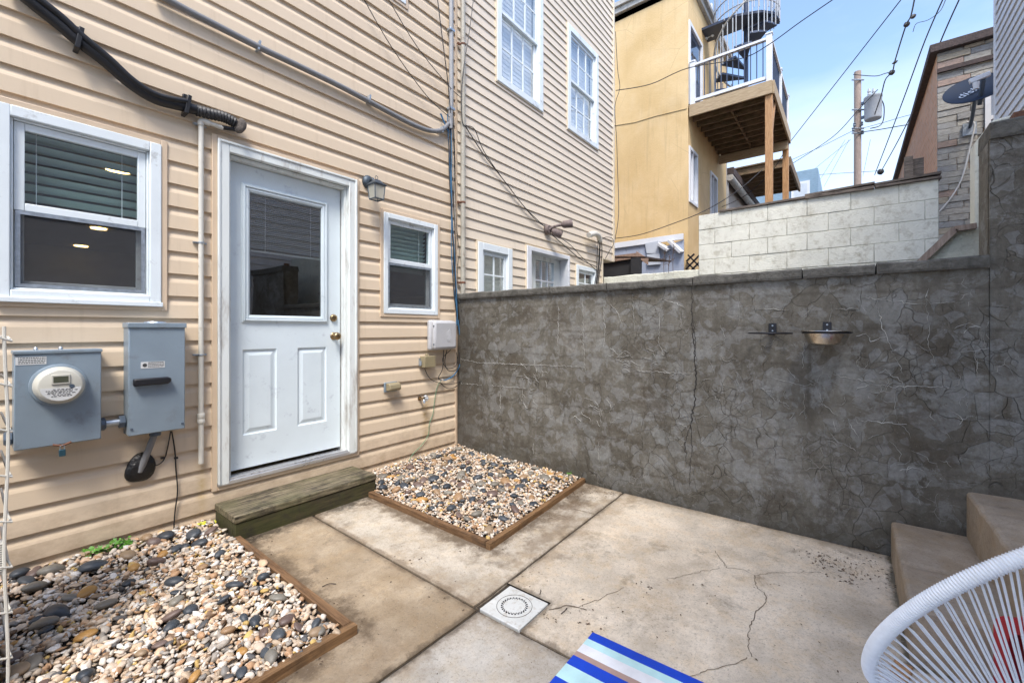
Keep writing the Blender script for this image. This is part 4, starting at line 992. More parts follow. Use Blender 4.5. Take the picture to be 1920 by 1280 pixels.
# things on the deck
p = (8.95, -1.0); mb = MB().lathe((p[0], p[1], DZ), [(.12, 0), (.16, .22), (.17, .25), (.14, .25), (.12, .2), (0, .2)], seg=14); mb.build('flower_pot', simple('terracotta', (.38, .14, .08), .7), None, **T('terracotta pot standing on the raised deck', 'pot'))
mb = MB().tube(spline([(9.0, -1.1, DZ + .02), (8.98, -1.08, DZ + .25), (9.05, -1.05, DZ + .42), (9.2, -1.0, DZ + .5)]), [.05] * 19, 8); mb.build('watering_toy', simple('lime_plastic', (.45, .65, .05), .5), None, smooth=True, **T('lime green plastic object on the deck behind the railing', 'object'))

# ---- farther row behind the deck ------------------------------------------------------
fh = thing('house', (15, 2, 0), 'tan sided far house with long pale gutter seen under the deck', 'house')
MB().box(11.9, 20, .15, 6, -.1, 6.1).build('wall', 'tanside', fh)
for x in (12.25, 13.9, 16.2):
    wp = ring(MB(), x, x + .95, 2.6, 4.6, .09, .08, .15).build('window', 'whitepaint', fh); MB().box(x + .09, x + .86, .12, .14, 2.69, 4.51).build('pane', 'glass_far', wp)
MB().tube([(11.9, -.05, 6.0), (20, -.05, 6.0)], .11, 10).build('gutter', 'gutter', fh, smooth=True)
MB().box(11.9, 20, -.16, .5, 6.08, 6.3).build('roof_edge', 'shingle', fh)
MB().tube([(12.0, .05, 6.0), (12.0, .08, 0)], .05, 8).build('downpipe', 'gutter', fh)
fd = thing('deck', (16, -.8, 5), 'far small dark timber deck beyond the main deck posts', 'deck')
for i in range(7): x = 13.2 + i * .5; MB().box(x - .03, x + .03, -1.5, .1, 6.4, 6.62).build('joist', 'deck_dark', fd)
MB().box(13.1, 16.4, -1.56, -1.5, 6.38, 6.66).build('fascia_board', 'deck_dark', fd); MB().box(13.1, 16.4, -1.5, .1, 6.62, 6.66).build('deck_board', 'deck_dark', fd)
bh = thing('house', (22, -1, 0), 'grey-blue distant house end glimpsed beside the far deck', 'house')
MB().box(20.5, 26, -1.9, 4, -.1, 8.4).build('wall', 'blueside', bh)
wp = MB().box(20.42, 20.5, -1.6, -.9, 6.3, 7.9).build('window', 'whitepaint', bh); MB().box(20.40, 20.42, -1.5, -1.0, 6.4, 7.8).build('pane', 'glass_far', wp)

# ---- formstone house ---------------------------------------------------------------------
XF = 7.33; p0 = X(1757, 300, XF); YF = p0[1]; ZF = X(1764, 86, XF)[2]
fs = thing('house', (XF + 2, YF - 2, 0), 'formstone-fronted house with orange brick side wall and dark roof edge', 'house')
MB().box(XF + .03, 16.2, YF - 6, YF - .004, -.1, ZF - .12).build('wall', 'brick', fs)
zz = 2.0; row = 0; wn0 = X(1846, 250, XF)[1]; wnz0, wnz1 = X(1846, 262, XF)[2], X(1846, 150, XF)[2]
rs = random.Random(3)
while zz < ZF - .13:
    h_ = .105 if zz < ZF - .22 else ZF - .12 - zz; y = YF
    while y > YF - 2.1:
        L = rs.choice((.14, .24, .32, .40)); y2 = y - L
        if not (y2 < wn0 and zz + h_ > wnz0 and zz < wnz1 and y < wn0 + .12) or y > wn0 + .0:
            yl = max(y2, wn0) if (zz + h_ > wnz0 and zz < wnz1 and y2 < wn0) else y2
            if y - yl > .02:
                MB().box(XF + rs.uniform(-.018, .006), XF + .03, yl + .003, y - .003, zz + .003, zz + h_ - .002).build('stone', 'formstone', fs, bevel=.006)
        y = y2
    zz += h_; row += 1
mb = MB(); mb.box(XF - .10, 16.3, YF - 2.5, YF + .10, ZF - .12, ZF + .02); mb.build('roof_edge', 'shingle', fs, bevel=.01)
MB().box(XF - .05, XF + .0, YF - 2.5, YF + .0, X(1780, 128, XF)[2] - .05, X(1780, 128, XF)[2] + .02).build('ledge', 'shingle', fs)
wp = ring(MB(), XF, XF + .2, 0, 1, .1, 0, .1) if False else None
mb = MB(); wy0, wy1 = wn0 - .9, wn0
for (ya_, yb_, za_, zb_) in ((wy0, wy1, wnz1 - .06, wnz1), (wy0, wy1, wnz0 - .6, wnz0 - .5), (wy1 - .065, wy1, wnz0 - .5, wnz1 - .06), (wy0, wy0 + .09, wnz0 - .5, wnz1 - .09), (wy0 + .09, wy1 - .065, (wnz0 + wnz1) / 2 - .19, (wnz0 + wnz1) / 2 - .13)):
    mb.box(XF - .045, XF + .02, ya_, yb_, za_, zb_)
wp = mb.build('window', 'whitepaint', fs)
MB().box(XF - .01, XF + .0, wy0 + .09, wy1 - .06, wnz0 - .5, wnz1 - .06).build('pane', 'glass_far', wp)
MB().box(XF + .015, XF + .025, wy0 + .09, wy1 - .06, wnz0 - .5, wnz1 - .06).build('blind', 'bluepanel', wp)
bp = X(1720, 330, 9.4)
for i, (u, zt) in enumerate(((1701, 3.3), (1719, 3.25))):
    a = X(u, 300, 4.2); MB().box(4.15 + i * .07, 4.2 + i * .07, a[1] - (.05, .065)[i], a[1] + (.03, .05)[i], 2.0, X(u, 296, 4.2)[2]).build('fence_picket', 'oldwood', None, **T(('left' if i == 0 else 'right') + ' grey old picket sticking up behind the block wall capping', 'picket'))
a = X(1692, 310, 4.0)

# ---- utility pole ------------------------------------------------------------------------
pp = D(1608, 400, 17.0); ptop = D(1608, 135, 17)[2]
up_ = thing('utility_pole', (pp[0], pp[1], -.1), 'tan wooden utility pole with wires above the block wall', 'pole')
MB().tube([(pp[0], pp[1], -.1), (pp[0], pp[1], ptop)], [.14, .115], 14).build('pole_shaft', 'pole', up_, smooth=True)
for v in (150, 206, 241, 250): q = D(1608, v, 16.85); MB().tube([q + RT * -.22, q + RT * .24], .03, 6).build('pole_bolt', 'galv', up_)
for v, du in ((238, -6), (247, -8), (236, 8), (252, 9)): q = D(1608 + du, v, 16.8); MB().lathe(q, [(.03, 0), (.05, .04), (.03, .08), (.05, .12), (.02, .16)], (0, 0, 1), 8).build('insulator', 'grey_dark', up_)
tf = D(1637, 224, 16.6); tfh = 44 / CF * 16.6; rr = .27
tr_ = thing('transformer', tf, 'pale grey cylindrical transformer can hung on the utility pole', 'transformer')
MB().lathe(tf, [(rr * .93, 0), (rr, .05), (rr, tfh - .12), (rr * 1.07, tfh - .1), (rr * 1.07, tfh - .04), (rr * .6, tfh), (0, tfh)], (0, 0, 1), 22).build('tank', 'trans', tr_, smooth=True)
for s_ in (-.15, .02): q = tf + RT * s_ + UP * tfh; MB().lathe(q, [(.04, 0), (.06, .05), (.04, .10), (.06, .15), (.03, .28), (0, .28)], (0, 0, 1), 8).build('bushing', 'trans', tr_)
for h_ in (.2, .75): q = tf + UP * h_; MB().obox(q, np.array([pp[0], pp[1], q[2]]), .08, .10).build('bracket', 'grey_dark', tr_)
MB().tube(spline([tf + RT * .3 + UP * .8, tf + RT * .42 + UP * .5, tf + RT * .40 + UP * .0, tf + RT * .25 + UP * -.25, tf + RT * -.1 + UP * -.35]), .018, 6).build('lead_wire', 'cable', tr_)

# wires overhead (real cables between real ends)
def wire(label, pts, r=.012, s=0., m_='cable', name='overhead_wire', grp='overhead wires'):
    P = []
    if len(pts) == 2: P = sag(D(*pts[0]), D(*pts[1]), s, 16)
    else: P = spline([D(*q) for q in pts], 6)
    MB().tube(P, r * .72, 6).build(name, m_, None, smooth=True, **T(label, 'wire', grp))
wire('long thin wire crossing the sky diagonally past the pole top', [(1705, -20, 9), (1480, 268, 15), (1330, 420, 20)][:2], .016)
wire('wire descending from the top edge to the deck brace, left of the pole', [(1480, 268, 11.5), (1448, 320, 12.0), (1400, 365, 12.5), (1345, 392, 13)], .012)
wire('single cable entering the sky at top centre and touching the ochre wall', [(1570, -6, 8), (1500, 42, 8.6), (1440, 85, 9.1), (1390, 110, 9.6), (1290, 128, 10.0), (1220, 158, 10.3), (1155, 170, 10.2)], .013)
wire('wire swagging low across the ochre wall to the block wall', [(1154, 447, 6.6), (1200, 440, 6.4), (1260, 420, 6.2), (1320, 396, 6.0), (1380, 360, 6.0), (1430, 318, 6.2), (1500, 255, 6.6), (1560, 215, 7.2), (1612, 165, 16.8)][:6], .008)
wire('loose black wire hanging in the gap between beige and ochre houses', [(1154, 60, 9), (1158, 130, 9), (1162, 165, 9), (1153, 200, 9), (1156, 260, 9), (1158, 320, 9), (1160, 400, 8.5), (1152, 455, 7.5)], .009)
wire('left of two steep parallel wires running down behind the capping', [(1772, -10, 8), (1735, 75, 9), (1700, 170, 10.5), (1670, 250, 12), (1640, 328, 15)], .017)
wire('right of two steep parallel wires running down to the block wall', [(1803, -10, 8), (1765, 75, 9), (1720, 190, 10.5), (1685, 262, 12), (1650, 325, 15)], .018)
wire('twisted service drop zigzagging above the transformer', [(1716, -8, 11), (1708, 30, 12), (1700, 45, 12.5), (1690, 75, 13), (1678, 115, 14), (1673, 135, 14.5), (1660, 150, 15), (1652, 180, 16), (1640, 215, 16.3)], .026)
wire('short wire linking pole top to the twisted service drop', [(1600, 140, 16.7), (1640, 143, 16), (1660, 138, 15.2), (1675, 134, 14.5)], .02)
wire('thin curved branch wire at the top right of the sky', [(1773, 0, 9), (1762, 22, 10), (1740, 38, 11), (1718, 45, 12), (1712, 60, 12.5)], .012)
wire('wire from pole down left to the deck, upper of the pair', [(1646, 168, 16.3), (1608, 208, 16.7), (1560, 258, 18), (1484, 308, 20)], .02)
wire('wire from pole down left to the deck, lower of the pair', [(1610, 240, 16.8), (1580, 255, 18), (1540, 275, 19), (1484, 300, 20)], .013)
wire('long faint wire crossing low behind the pole', [(1480, 332, 24), (1560, 326, 24), (1640, 321, 22), (1655, 318, 20)], .016)
wire('wire running right from the pole to the brick house', [(1608, 249, 16.8), (1650, 243, 16), (1690, 236, 15), (1712, 233, 14)], .022)
wire('faint upper wire right of the pole toward the brick house', [(1612, 242, 17), (1650, 232, 16), (1690, 220, 15), (1718, 213, 14)], .012)
for i, (a_, b_) in enumerate((((1595, 262), (1484, 352)), ((1585, 262), (1528, 352)), ((1592, 262), (1545, 350)), ((1632, 262), (1618, 330)))):
    wire(('faint drop wire fanning out from the pole, leftmost', 'faint drop wire fanning from the pole, second from left', 'faint drop wire fanning from the pole, third from left', 'faint drop wire right beside the pole')[i], [(a_[0], a_[1], 20), (b_[0], b_[1], 24)], .010)

for i, (u, v, t, sz, lb) in enumerate(((1700, 46, 12.4, .075, 'dark splice clamp on the twisted service drop near the top edge'), (1712, 31, 12.3, .06, 'round dark wire connector hanging beside the twisted service drop'), (1672, 136, 14.5, .085, 'dark splice clamp where the pole top wire joins the service drop'), (1678, 117, 14.1, .045, 'small dark clamp midway along the twisted service drop'), (1651, 322, 14.5, .10, 'dark turnbuckle at the foot of the two steep parallel wires'))):
    MB().tube([D(u - 5, v + 3, t), D(u - 1, v + 1, t), D(u + 2, v - 1, t), D(u + 5, v - 3, t)], [sz * .3, sz, sz * .9, sz * .3], 8).build('wire_splice', 'cable', None, smooth=True, **T(lb, 'wire connector'))
# ---- satellite dish --------------------------------------------------------------------------
base_ = X(1818, 240, XF - .03); dc = X(1828, 175, XF - .55)
sdh = thing('satellite_dish', base_, 'dark blue satellite dish on the formstone wall', 'satellite dish')
vw = Vector(ray(1829, 173)).normalized(); upp = (Vector((0, 0, 1)) - vw * vw.z).normalized(); nrm = (vw * -.50 + upp * .866).normalized()
pr = [(.002, 0), (.12, .008), (.24, .03), (.34, .065), (.36, .075), (.36, .085), (.33, .07), (.22, .04), (.002, .012)]
MB().lathe(dc, pr, nrm, 32).build('reflector', 'dish', sdh, smooth=True)
arm0 = Vector(X(1836, 196, XF - .62)); arm1 = Vector(X(1844, 150, XF - .85))
MB().obox(arm0, arm1, .045, .07).build('feed_arm', 'grey_dark', sdh); MB().obox(arm1 + Vector((0, .15, .02)), arm1 + Vector((0, -.07, .07)), .06, .07).build('receiver', 'whitepaint', sdh, bevel=.01)
MB().lathe(arm1 + Vector((-.02, .08, -.12)), [(.03, 0), (.04, .1)], (0, 0, 1), 10).build('feed_horn', 'whitepaint', sdh)
MB().tube(spline([base_, base_ + np.array([-.2, 0, .1]), np.array(dc) + np.array([0, 0, -.1])]), .025, 8).build('mast', 'grey_dark', sdh)
MB().box(base_[0] - .02, base_[0] + .03, base_[1] - .08, base_[1] + .08, base_[2] - .12, base_[2] + .08).build('wall_bracket', 'galv', sdh)
def text(body, size, mat, parent, M4, name='lettering', ext=.002):
    cu = bpy.data.curves.new(name, 'FONT'); cu.body = body; cu.size = size; cu.align_x = 'CENTER'; cu.align_y = 'CENTER'; cu.extrude = ext
    t = bpy.data.objects.new('tmp', cu); me = bpy.data.meshes.new_from_object(t); bpy.data.objects.remove(t); me.name = name
    me.transform(Matrix.Translation(-rootloc(parent)) @ M4); me.materials.clear(); me.materials.append(M[mat]); o = bpy.data.objects.new(name, me); COL.objects.link(o); o.parent = parent; return o
nx_ = Vector(RT); nx_ = (nx_ - nrm * nx_.dot(nrm)).normalized(); ny_ = nrm.cross(nx_)
m4 = Matrix((( nx_.x, ny_.x, nrm.x, 0), (nx_.y, ny_.y, nrm.y, 0), (nx_.z, ny_.z, nrm.z, 0), (0, 0, 0, 1))); cen = Vector(dc) + nrm * .044 + ny_ * .03 - nx_ * .06
text('dish', .17, 'galv', sdh, Matrix.Translation(cen) @ m4)
wire('white coax cable drooping down the formstone wall', [(1812, 228, 7.3), (1826, 232, 7.2), (1822, 260, 7.2), (1805, 330, 7.1), (1785, 370, 7.0), (1762, 400, 6.9)], .012, m_='cable_w', name='coax_cable', grp=None) if False else MB().tube(spline([X(u, v, XF - .05) for u, v in ((1812, 229), (1827, 232), (1822, 262), (1805, 330), (1785, 368), (1762, 396))]), .012, 6).build('coax_cable', 'cable_w', None, smooth=True, **T('white coax cable drooping down the formstone wall', 'cable'))
ck = X(1908, 208, .1); MB().box(.06, .13, ck[1] - .02, ck[1] + .02, TZ, TZ + .05).build('wall_hook', 'rust', None, **T('small rusty block on top of the tall grey wall', 'block'))

# ================================================================== OBJECTS
# ---- wooden step
ws = thing('wooden_step', (-1.6, -.17, .03), 'mossy weathered wooden step below the white back door', 'step')
sx0, sx1, sy, szt = -2.05, -1.135, -.335, .178
mb = MB(); ny = 8
MB().box(sx0, sx1, sy, -.024, szt - .042, szt).build('tread_board', 'step_top', ws, bevel=.006)
MB().box(sx0 + .004, sx1 - .004, sy + .006, sy + .044, .028, szt - .0435).build('front_board', 'step_front', ws, bevel=.004)
for x in (sx0 + .003, sx1 - .042): MB().box(x, x + .038, sy + .046, -.03, .028, szt - .0435).build('side_board', 'step_front', ws, bevel=.004)

# ---- timber edged gravel beds
def plank(root, p, q, zt, wd=.038, ax=0):
    p = Vector((p[0], p[1], 0)); q = Vector((q[0], q[1], 0)); n = max(3, int((q - p).length / .15)); mb = MB(); d = (q - p).normalized(); s_ = Vector((-d.y, d.x, 0)) * wd
    rows = []
    for k in range(n + 1):
        c_ = p.lerp(q, k / n); c_ = c_ + s_ * .06 * noise.noise((c_.x * 3, c_.y * 3, 0)); h = zt(c_) + .002 * noise.noise((c_.x * 6, c_.y * 6, 3))
        rows.append([c_ + Vector((0, 0, -.02)), c_ + Vector((0, 0, h)), c_ + s_ + Vector((0, 0, h + .001)), c_ + s_ + Vector((0, 0, -.02))])
    for a_, b_ in zip(rows, rows[1:]):
        for j in range(4): mb.quad(a_[j], b_[j], b_[(j + 1) % 4], a_[(j + 1) % 4])
    mb.quad(*rows[0]); mb.quad(*rows[-1][::-1])
    return mb.build('edging_board', 'frame_wood' if ax else 'frame_wood_x', root, bevel=.003)
zt = lambda c_: g(c_.x, c_.y) + .036
b1 = thing('gravel_bed_edging', (-2.4, -1, 0), 'brown timber edging around the near left gravel bed', 'edging')
plank(b1, (-2.026, -.345), (-2.022, -1.452), zt, -.036, 1) ; plank(b1, (-2.020, -1.455), (-3.9, -1.47), zt, .036)
b2 = thing('gravel_bed_edging', (-.6, -1, 0), 'brown timber edging around the gravel bed in the wall corner', 'edging')
plank(b2, (-1.175, -.345), (-1.168, -1.438), zt, -.034, 1); plank(b2, (-1.203, -1.444), (-.012, -1.382), zt, -.034)
icos = []
def ico(sub):
    bm = bmesh.new(); bmesh.ops.create_icosphere(bm, subdivisions=sub, radius=1); v = np.array([q.co[:] for q in bm.verts]); f = np.array([[q.index for q in p.verts] for p in bm.faces]); bm.free(); return v, f
IV, IF = ico(2)
def lumpy(v, amp, r_):
    o = v.copy()
    for _ in range(4):
        k = r_.normal(size=3) * 1.3; ph = r_.uniform(0, 6.28); o *= (1 + amp * np.sin(v @ k + ph))[:, None]
    return o
VAR = [lumpy(IV, .11, rng) for _ in range(30)]
# flatten some sides so that they read as chips, not balls
for q in VAR:
    for _ in range(7):
        n = rng.normal(size=3); n /= np.linalg.norm(n); d = q @ n; lim = rng.uniform(.45, .8); q -= np.outer(np.clip(d - lim, 0, None) * .95, n)
PAL = [((.72, .58, .44), 22), ((.76, .67, .56), 18), ((.55, .42, .29), 12), ((.52, .31, .17), 8), ((.66, .46, .30), 9), ((.44, .39, .33), 8), ((.80, .76, .70), 11), ((.22, .14, .085), 5), ((.62, .42, .14), 4), ((.08, .085, .09), 3), ((.30, .28, .25), 5)]
pc_ = np.array([p[0] for p in PAL]); pw_ = np.array([p[1] for p in PAL], float); pw_ /= pw_.sum()
def gravel(name, poly_ok, x0, x1, y0, y1, n, smin, smax, zf, label, seed):
    r_ = np.random.default_rng(seed); VS = []; FS = []; CS = []; off = 0; cnt = 0
    while cnt < n:
        x = r_.uniform(x0, x1); y = r_.uniform(y0, y1)
        if not poly_ok(x, y): continue
        cnt += 1; s_ = smin + (smax - smin) * r_.random() ** 2.2; sc = np.array([s_ * r_.uniform(.85, 1.35), s_ * r_.uniform(.65, 1.0), s_ * r_.uniform(.42, .75)])
        v = VAR[r_.integers(len(VAR))] * sc; a = r_.uniform(0, 6.28); tx, ty = r_.normal(0, .38, 2)
        ca, sa = math.cos(a), math.sin(a); Rz = np.array([[ca, -sa, 0], [sa, ca, 0], [0, 0, 1]]); Rx = np.array([[1, 0, 0], [0, math.cos(tx), -math.sin(tx)], [0, math.sin(tx), math.cos(tx)]]); Ry = np.array([[math.cos(ty), 0, math.sin(ty)], [0, 1, 0], [-math.sin(ty), 0, math.cos(ty)]])
        v = v @ (Rz @ Rx @ Ry).T + np.array([x, y, zf(x, y) + r_.uniform(-.016, .008)])
        VS.append(v); FS.append(IF + off); off += len(v); c_ = pc_[r_.choice(len(PAL), p=pw_)] * r_.uniform(.8, 1.12); CS.append(np.repeat(np.append(np.clip(c_, 0, 1), 1)[None], len(v), 0))
    V_ = np.concatenate(VS); F_ = np.concatenate(FS); C_ = np.concatenate(CS); base = np.array([(x0 + x1) / 2, (y0 + y1) / 2, 0]); V_ -= base
    me = bpy.data.meshes.new(name); me.vertices.add(len(V_)); me.vertices.foreach_set('co', V_.astype(np.float32).ravel()); me.loops.add(F_.size); me.loops.foreach_set('vertex_index', F_.ravel().astype(np.int32))
    me.polygons.add(len(F_)); me.polygons.foreach_set('loop_start', np.arange(0, F_.size, 3, dtype=np.int32)); me.polygons.foreach_set('use_smooth', np.ones(len(F_), bool)); me.update()
    ca_ = me.color_attributes.new('Col', 'FLOAT_COLOR', 'POINT'); ca_.data.foreach_set('color', C_.astype(np.float32).ravel()); me.materials.append(M['gravel'])
    o = bpy.data.objects.new(name, me); COL.objects.link(o); o.location = base; o['kind'] = 'stuff'; o['label'] = label; return o
in1 = lambda x, y: x < -2.068 and y > -1.488 + .0 and not (y > -.34 and x > -2.06)
in2 = lambda x, y: -1.165 < x < -.004 and y > -1.434 + (x + 1.2) * .052 and not (x < sx1 + .008 and y > sy - .01)
zf1 = lambda x, y: g(x, y) + .034 + .006 * noise.noise((x * 3, y * 3, 0)) + (.014 if y > -.25 else 0)
zf2 = lambda x, y: g(x, y) + .034 + .006 * noise.noise((x * 3, y * 3, 5)) + (.012 if y > -.15 else 0)
gravel('gravel', in1, -3.25, -2.055, -1.462, -.016, 9600, .0075, .0215, zf1, 'cream and tan gravel filling the near left bed', 3)
gravel('gravel', in2, -1.172, -.003, -1.435, -.016, 9000, .0065, .0175, zf2, 'cream and tan gravel filling the corner bed', 4)
for (x0, x1, y0, y1, gg) in ((-3.9, -2.03, -1.46, -.02, 1), (-1.175, -.005, -1.42, -.02, 2)):
    mb = MB(); 
    for i in range(10):
        for j in range(10):
            a, b = x0 + (x1 - x0) * i / 10, x0 + (x1 - x0) * (i + 1) / 10; c_, d_ = y0 + (y1 - y0) * j / 10, y0 + (y1 - y0) * (j + 1) / 10
            mb.quad((a, c_, g(a, c_) + .016), (b, c_, g(b, c_) + .016), (b, d_, g(b, d_) + .016), (a, d_, g(a, d_) + .016))
    mb.build('soil', 'soil', kind='structure')
# river stones
IV3, IF3 = ico(3)
stone_me = {}
def stone_mesh(kind, k):
    if (kind, k) not in stone_me:
        me = bpy.data.meshes.new('river_stone'); v = lumpy(IV3, .05, rng) * np.array([1, .74, .46]); me.from_pydata(v.tolist(), [], IF3.tolist()); me.materials.append(M['st_' + kind]); me.polygons.foreach_set('use_smooth', [True] * len(me.polygons)); stone_me[kind, k] = me
    return stone_me[kind, k]
KN = {'dark': 'dark slate river stone', 'grey': 'grey-brown river stone', 'tan': 'tan river stone', 'orange': 'orange river stone', 'plum': 'dark brown river stone'}
placed = []
def stone(x, y, z, size, kind, bed):
    o = bpy.data.objects.new('river_stone', stone_mesh(kind, rng.integers(5))); COL.objects.link(o); o.location = (x, y, z); s_ = size / 2
    o.scale = (s_, s_ * rng.uniform(.85, 1.1), s_ * rng.uniform(.85, 1.15)); o.rotation_euler = (rng.normal(0, .22), rng.normal(0, .22), rng.uniform(0, 6.28))
    big_ = 'large' if size > .062 else 'small'
    if bed == 1: reg = 'beside the house siding' if y > -.32 else ('by the front timber edging' if y < -1.22 else ('by the right timber edging' if x > -2.32 else 'in the middle'))
    else: reg = 'beside the house siding' if y > -.32 else ('by the front timber edging' if y < -1.18 else ('near the wooden step' if x < -.9 else ('against the grey wall' if x > -.28 else 'in the middle')))
    o['label'] = big_ + ' ' + KN[kind] + ' ' + reg + (' of the near left gravel bed' if bed == 1 else ' of the corner gravel bed'); o['category'] = 'stone'; o['group'] = big_ + ' ' + KN[kind] + 's ' + reg + (' of the left bed' if bed == 1 else ' of the corner bed'); placed.append((x, y, size))
def pxsize(x, y, px): d = (np.array([x, y, .07]) - CC) @ FW; return px * d / CF
for u, v, s_, kd in ((328, 1088, 33, 'dark'), (441, 1092, 34, 'dark'), (494, 1076, 28, 'dark'), (419, 1119, 24, 'dark'), (164, 1111, 40, 'orange'), (133, 1122, 28, 'grey'), (106, 1150, 50, 'dark'), (82, 1172, 45, 'grey'), (321, 1150, 34, 'plum'), (321, 1170, 32, 'dark'),
    (330, 1123, 32, 'grey'), (357, 1138, 30, 'dark'), (521, 1114, 34, 'grey'), (538, 1152, 34, 'plum'), (479, 1157, 28, 'dark'), (458, 1153, 22, 'dark'), (591, 1159, 25, 'dark'), (600, 1176, 30, 'tan'), (618, 1186, 27, 'grey'), (494, 1177, 24, 'plum'), (521, 1180, 32, 'dark'),
    (521, 1234, 34, 'grey'), (365, 1262, 24, 'orange'), (456, 1255, 25, 'dark'), (498, 1216, 28, 'dark'), (160, 1262, 40, 'dark'), (162, 1190, 32, 'orange'), (293, 1055, 34, 'plum'), (175, 1068, 42, 'dark'), (97, 1078, 40, 'grey'), (310, 1011, 36, 'dark'), (361, 1006, 34, 'dark'),
    (374, 1018, 30, 'dark'), (412, 1037, 26, 'dark'), (242, 1093, 26, 'dark'), (330, 1108, 22, 'dark'), (200, 1132, 36, 'grey'), (66, 1108, 42, 'grey'), (251, 1066, 26, 'orange'), (306, 1040, 20, 'orange'), (379, 1062, 24, 'tan'), (40, 1086, 40, 'dark'), (50, 1098, 34, 'dark'), (62, 1085, 30, 'plum'),
    (330, 1028, 26, 'dark'), (345, 1024, 22, 'dark'), (290, 1022, 24, 'plum'), (275, 1015, 26, 'tan'), (60, 1245, 36, 'grey'), (28, 1260, 40, 'tan'), (25, 1235, 30, 'plum'), (430, 1175, 26, 'tan'), (240, 1048, 34, 'tan'), (395, 1000, 24, 'plum'), (70, 1165, 22, 'dark'), (85, 1183, 26, 'dark'), (560, 1165, 22, 'plum')):
    p = Z(u, v, .080); p[0] = min(p[0], -2.10); p[1] = min(max(p[1], -1.415), -.05); stone(p[0], p[1], zf1(p[0], p[1]) + .010, pxsize(p[0], p[1], s_) * .98, kd, 1)
def scatter(ok, x0, x1, y0, y1, n, bed, zf, s0, s1):
    k = 0; t = 0
    while k < n and t < 20000:
        t += 1; x = rng.uniform(x0, x1); y = rng.uniform(y0, y1); s_ = rng.uniform(s0, s1)
        if not ok(x, y) or any((x - a) ** 2 + (y - b) ** 2 < ((s_ + c_) * .47) ** 2 for a, b, c_ in placed): continue
        kd = rng.choice(['dark', 'grey', 'tan', 'orange', 'plum'], p=[.42, .17, .17, .09, .15] if bed == 2 else [.16, .20, .34, .16, .14]); stone(x, y, zf(x, y) + .006, s_, kd, bed); k += 1
ok2 = lambda x, y: in2(x, y) and in2(x + .03, y - .03) and in2(x - .03, y + .02) and y < -.05
scatter(lambda x, y: in1(x, y) and x < -2.1 and y > -1.42, -3.2, -2.1, -1.42, -.06, 45, 1, zf1, .028, .046)
scatter(ok2, -1.17, -.03, -1.42, -.05, 125, 2, zf2, .048, .092)

# ---- drain cover
dr = thing('drain_cover', (-1.486, -1.862, .0), 'square white plastic floor drain cover with a ring of holes', 'drain')
MB().box(-1.594, -1.379, -1.974, -1.757, -.03, .006).build('plate', 'drain', dr, bevel=.004)
ring_ = [(-1.487 + .078 * math.cos(2 * math.pi * k / 48), -1.866 + .078 * math.sin(2 * math.pi * k / 48), .0062) for k in range(48)]
MB().tube(ring_, .0011, 5, closed=True).build('lid_groove', 'joint', dr)
mb = MB()
for k in range(26): a = 2 * math.pi * k / 26; mb.lathe((-1.487 + .056 * math.cos(a), -1.866 + .056 * math.sin(a), .0058), [(.0042, 0), (.0042, .0012)], seg=8)
for k in range(26): a = 2 * math.pi * (k + .5) / 26; mb.lathe((-1.487 + .050 * math.cos(a), -1.866 + .050 * math.sin(a), .0058), [(.0026, 0), (.0026, .0011)], seg=6)
mb.build('drain_holes', 'iron', dr)

# ---- striped rug
rg_ = thing('striped_rug', (-2.3, -3, .02), 'blue, aqua, white and tan striped outdoor rug on the patio', 'rug')
bx = [Z(u, v, .02)[0] for u, v in ((1118.5, 1186), (1107.7, 1197), (1099.5, 1207), (1088.7, 1221), (1082, 1228.5), (1068.4, 1244), (1046.7, 1267))]
wds = [bx[i] - bx[i + 1] for i in range(6)]; order = ['rug_b', 'rug_a', 'rug_w', 'rug_t', 'rug_b', 'rug_a', 'rug_b', 'rug_w', 'rug_t', 'rug_b', 'rug_a', 'rug_w', 'rug_t', 'rug_b', 'rug_a', 'rug_b', 'rug_w', 'rug_t', 'rug_b']
x = bx[0]; yr = -2.222
for i, mt in enumerate(order):
    wd = wds[i] if i < 6 else {'rug_b': wds[4], 'rug_a': wds[1], 'rug_w': wds[2], 'rug_t': wds[3]}[mt]
    mb = MB(); ny = 60; x1 = x - wd
    for k in range(ny):
        a, b = yr - 1.75 * k / ny, yr - 1.75 * (k + 1) / ny; h = lambda xx, yy_: g(xx, yy_) + .0085 + .0022 * noise.noise((xx * 5, yy_ * 5, 0))
        wob = lambda yy_: .0018 * math.sin(yy_ * 160)
        mb.quad((x1, b, h(x1, b)), (x, b, h(x, b)), (x, a, h(x, a)), (x1, a, h(x1, a)))
    mb.quad((x, yr, g(x, yr)), (x1, yr, g(x1, yr)), (x1, yr, h(x1, yr)), (x, yr, h(x, yr)))
    if i == 0:
        for k in range(ny): a, b = yr - 1.75 * k / ny, yr - 1.75 * (k + 1) / ny; mb.quad((x, a, g(x, a)), (x, b, g(x, b)), (x, b, h(x, b)), (x, a, h(x, a)))
    mb.build('stripe', mt, rg_); x = x1

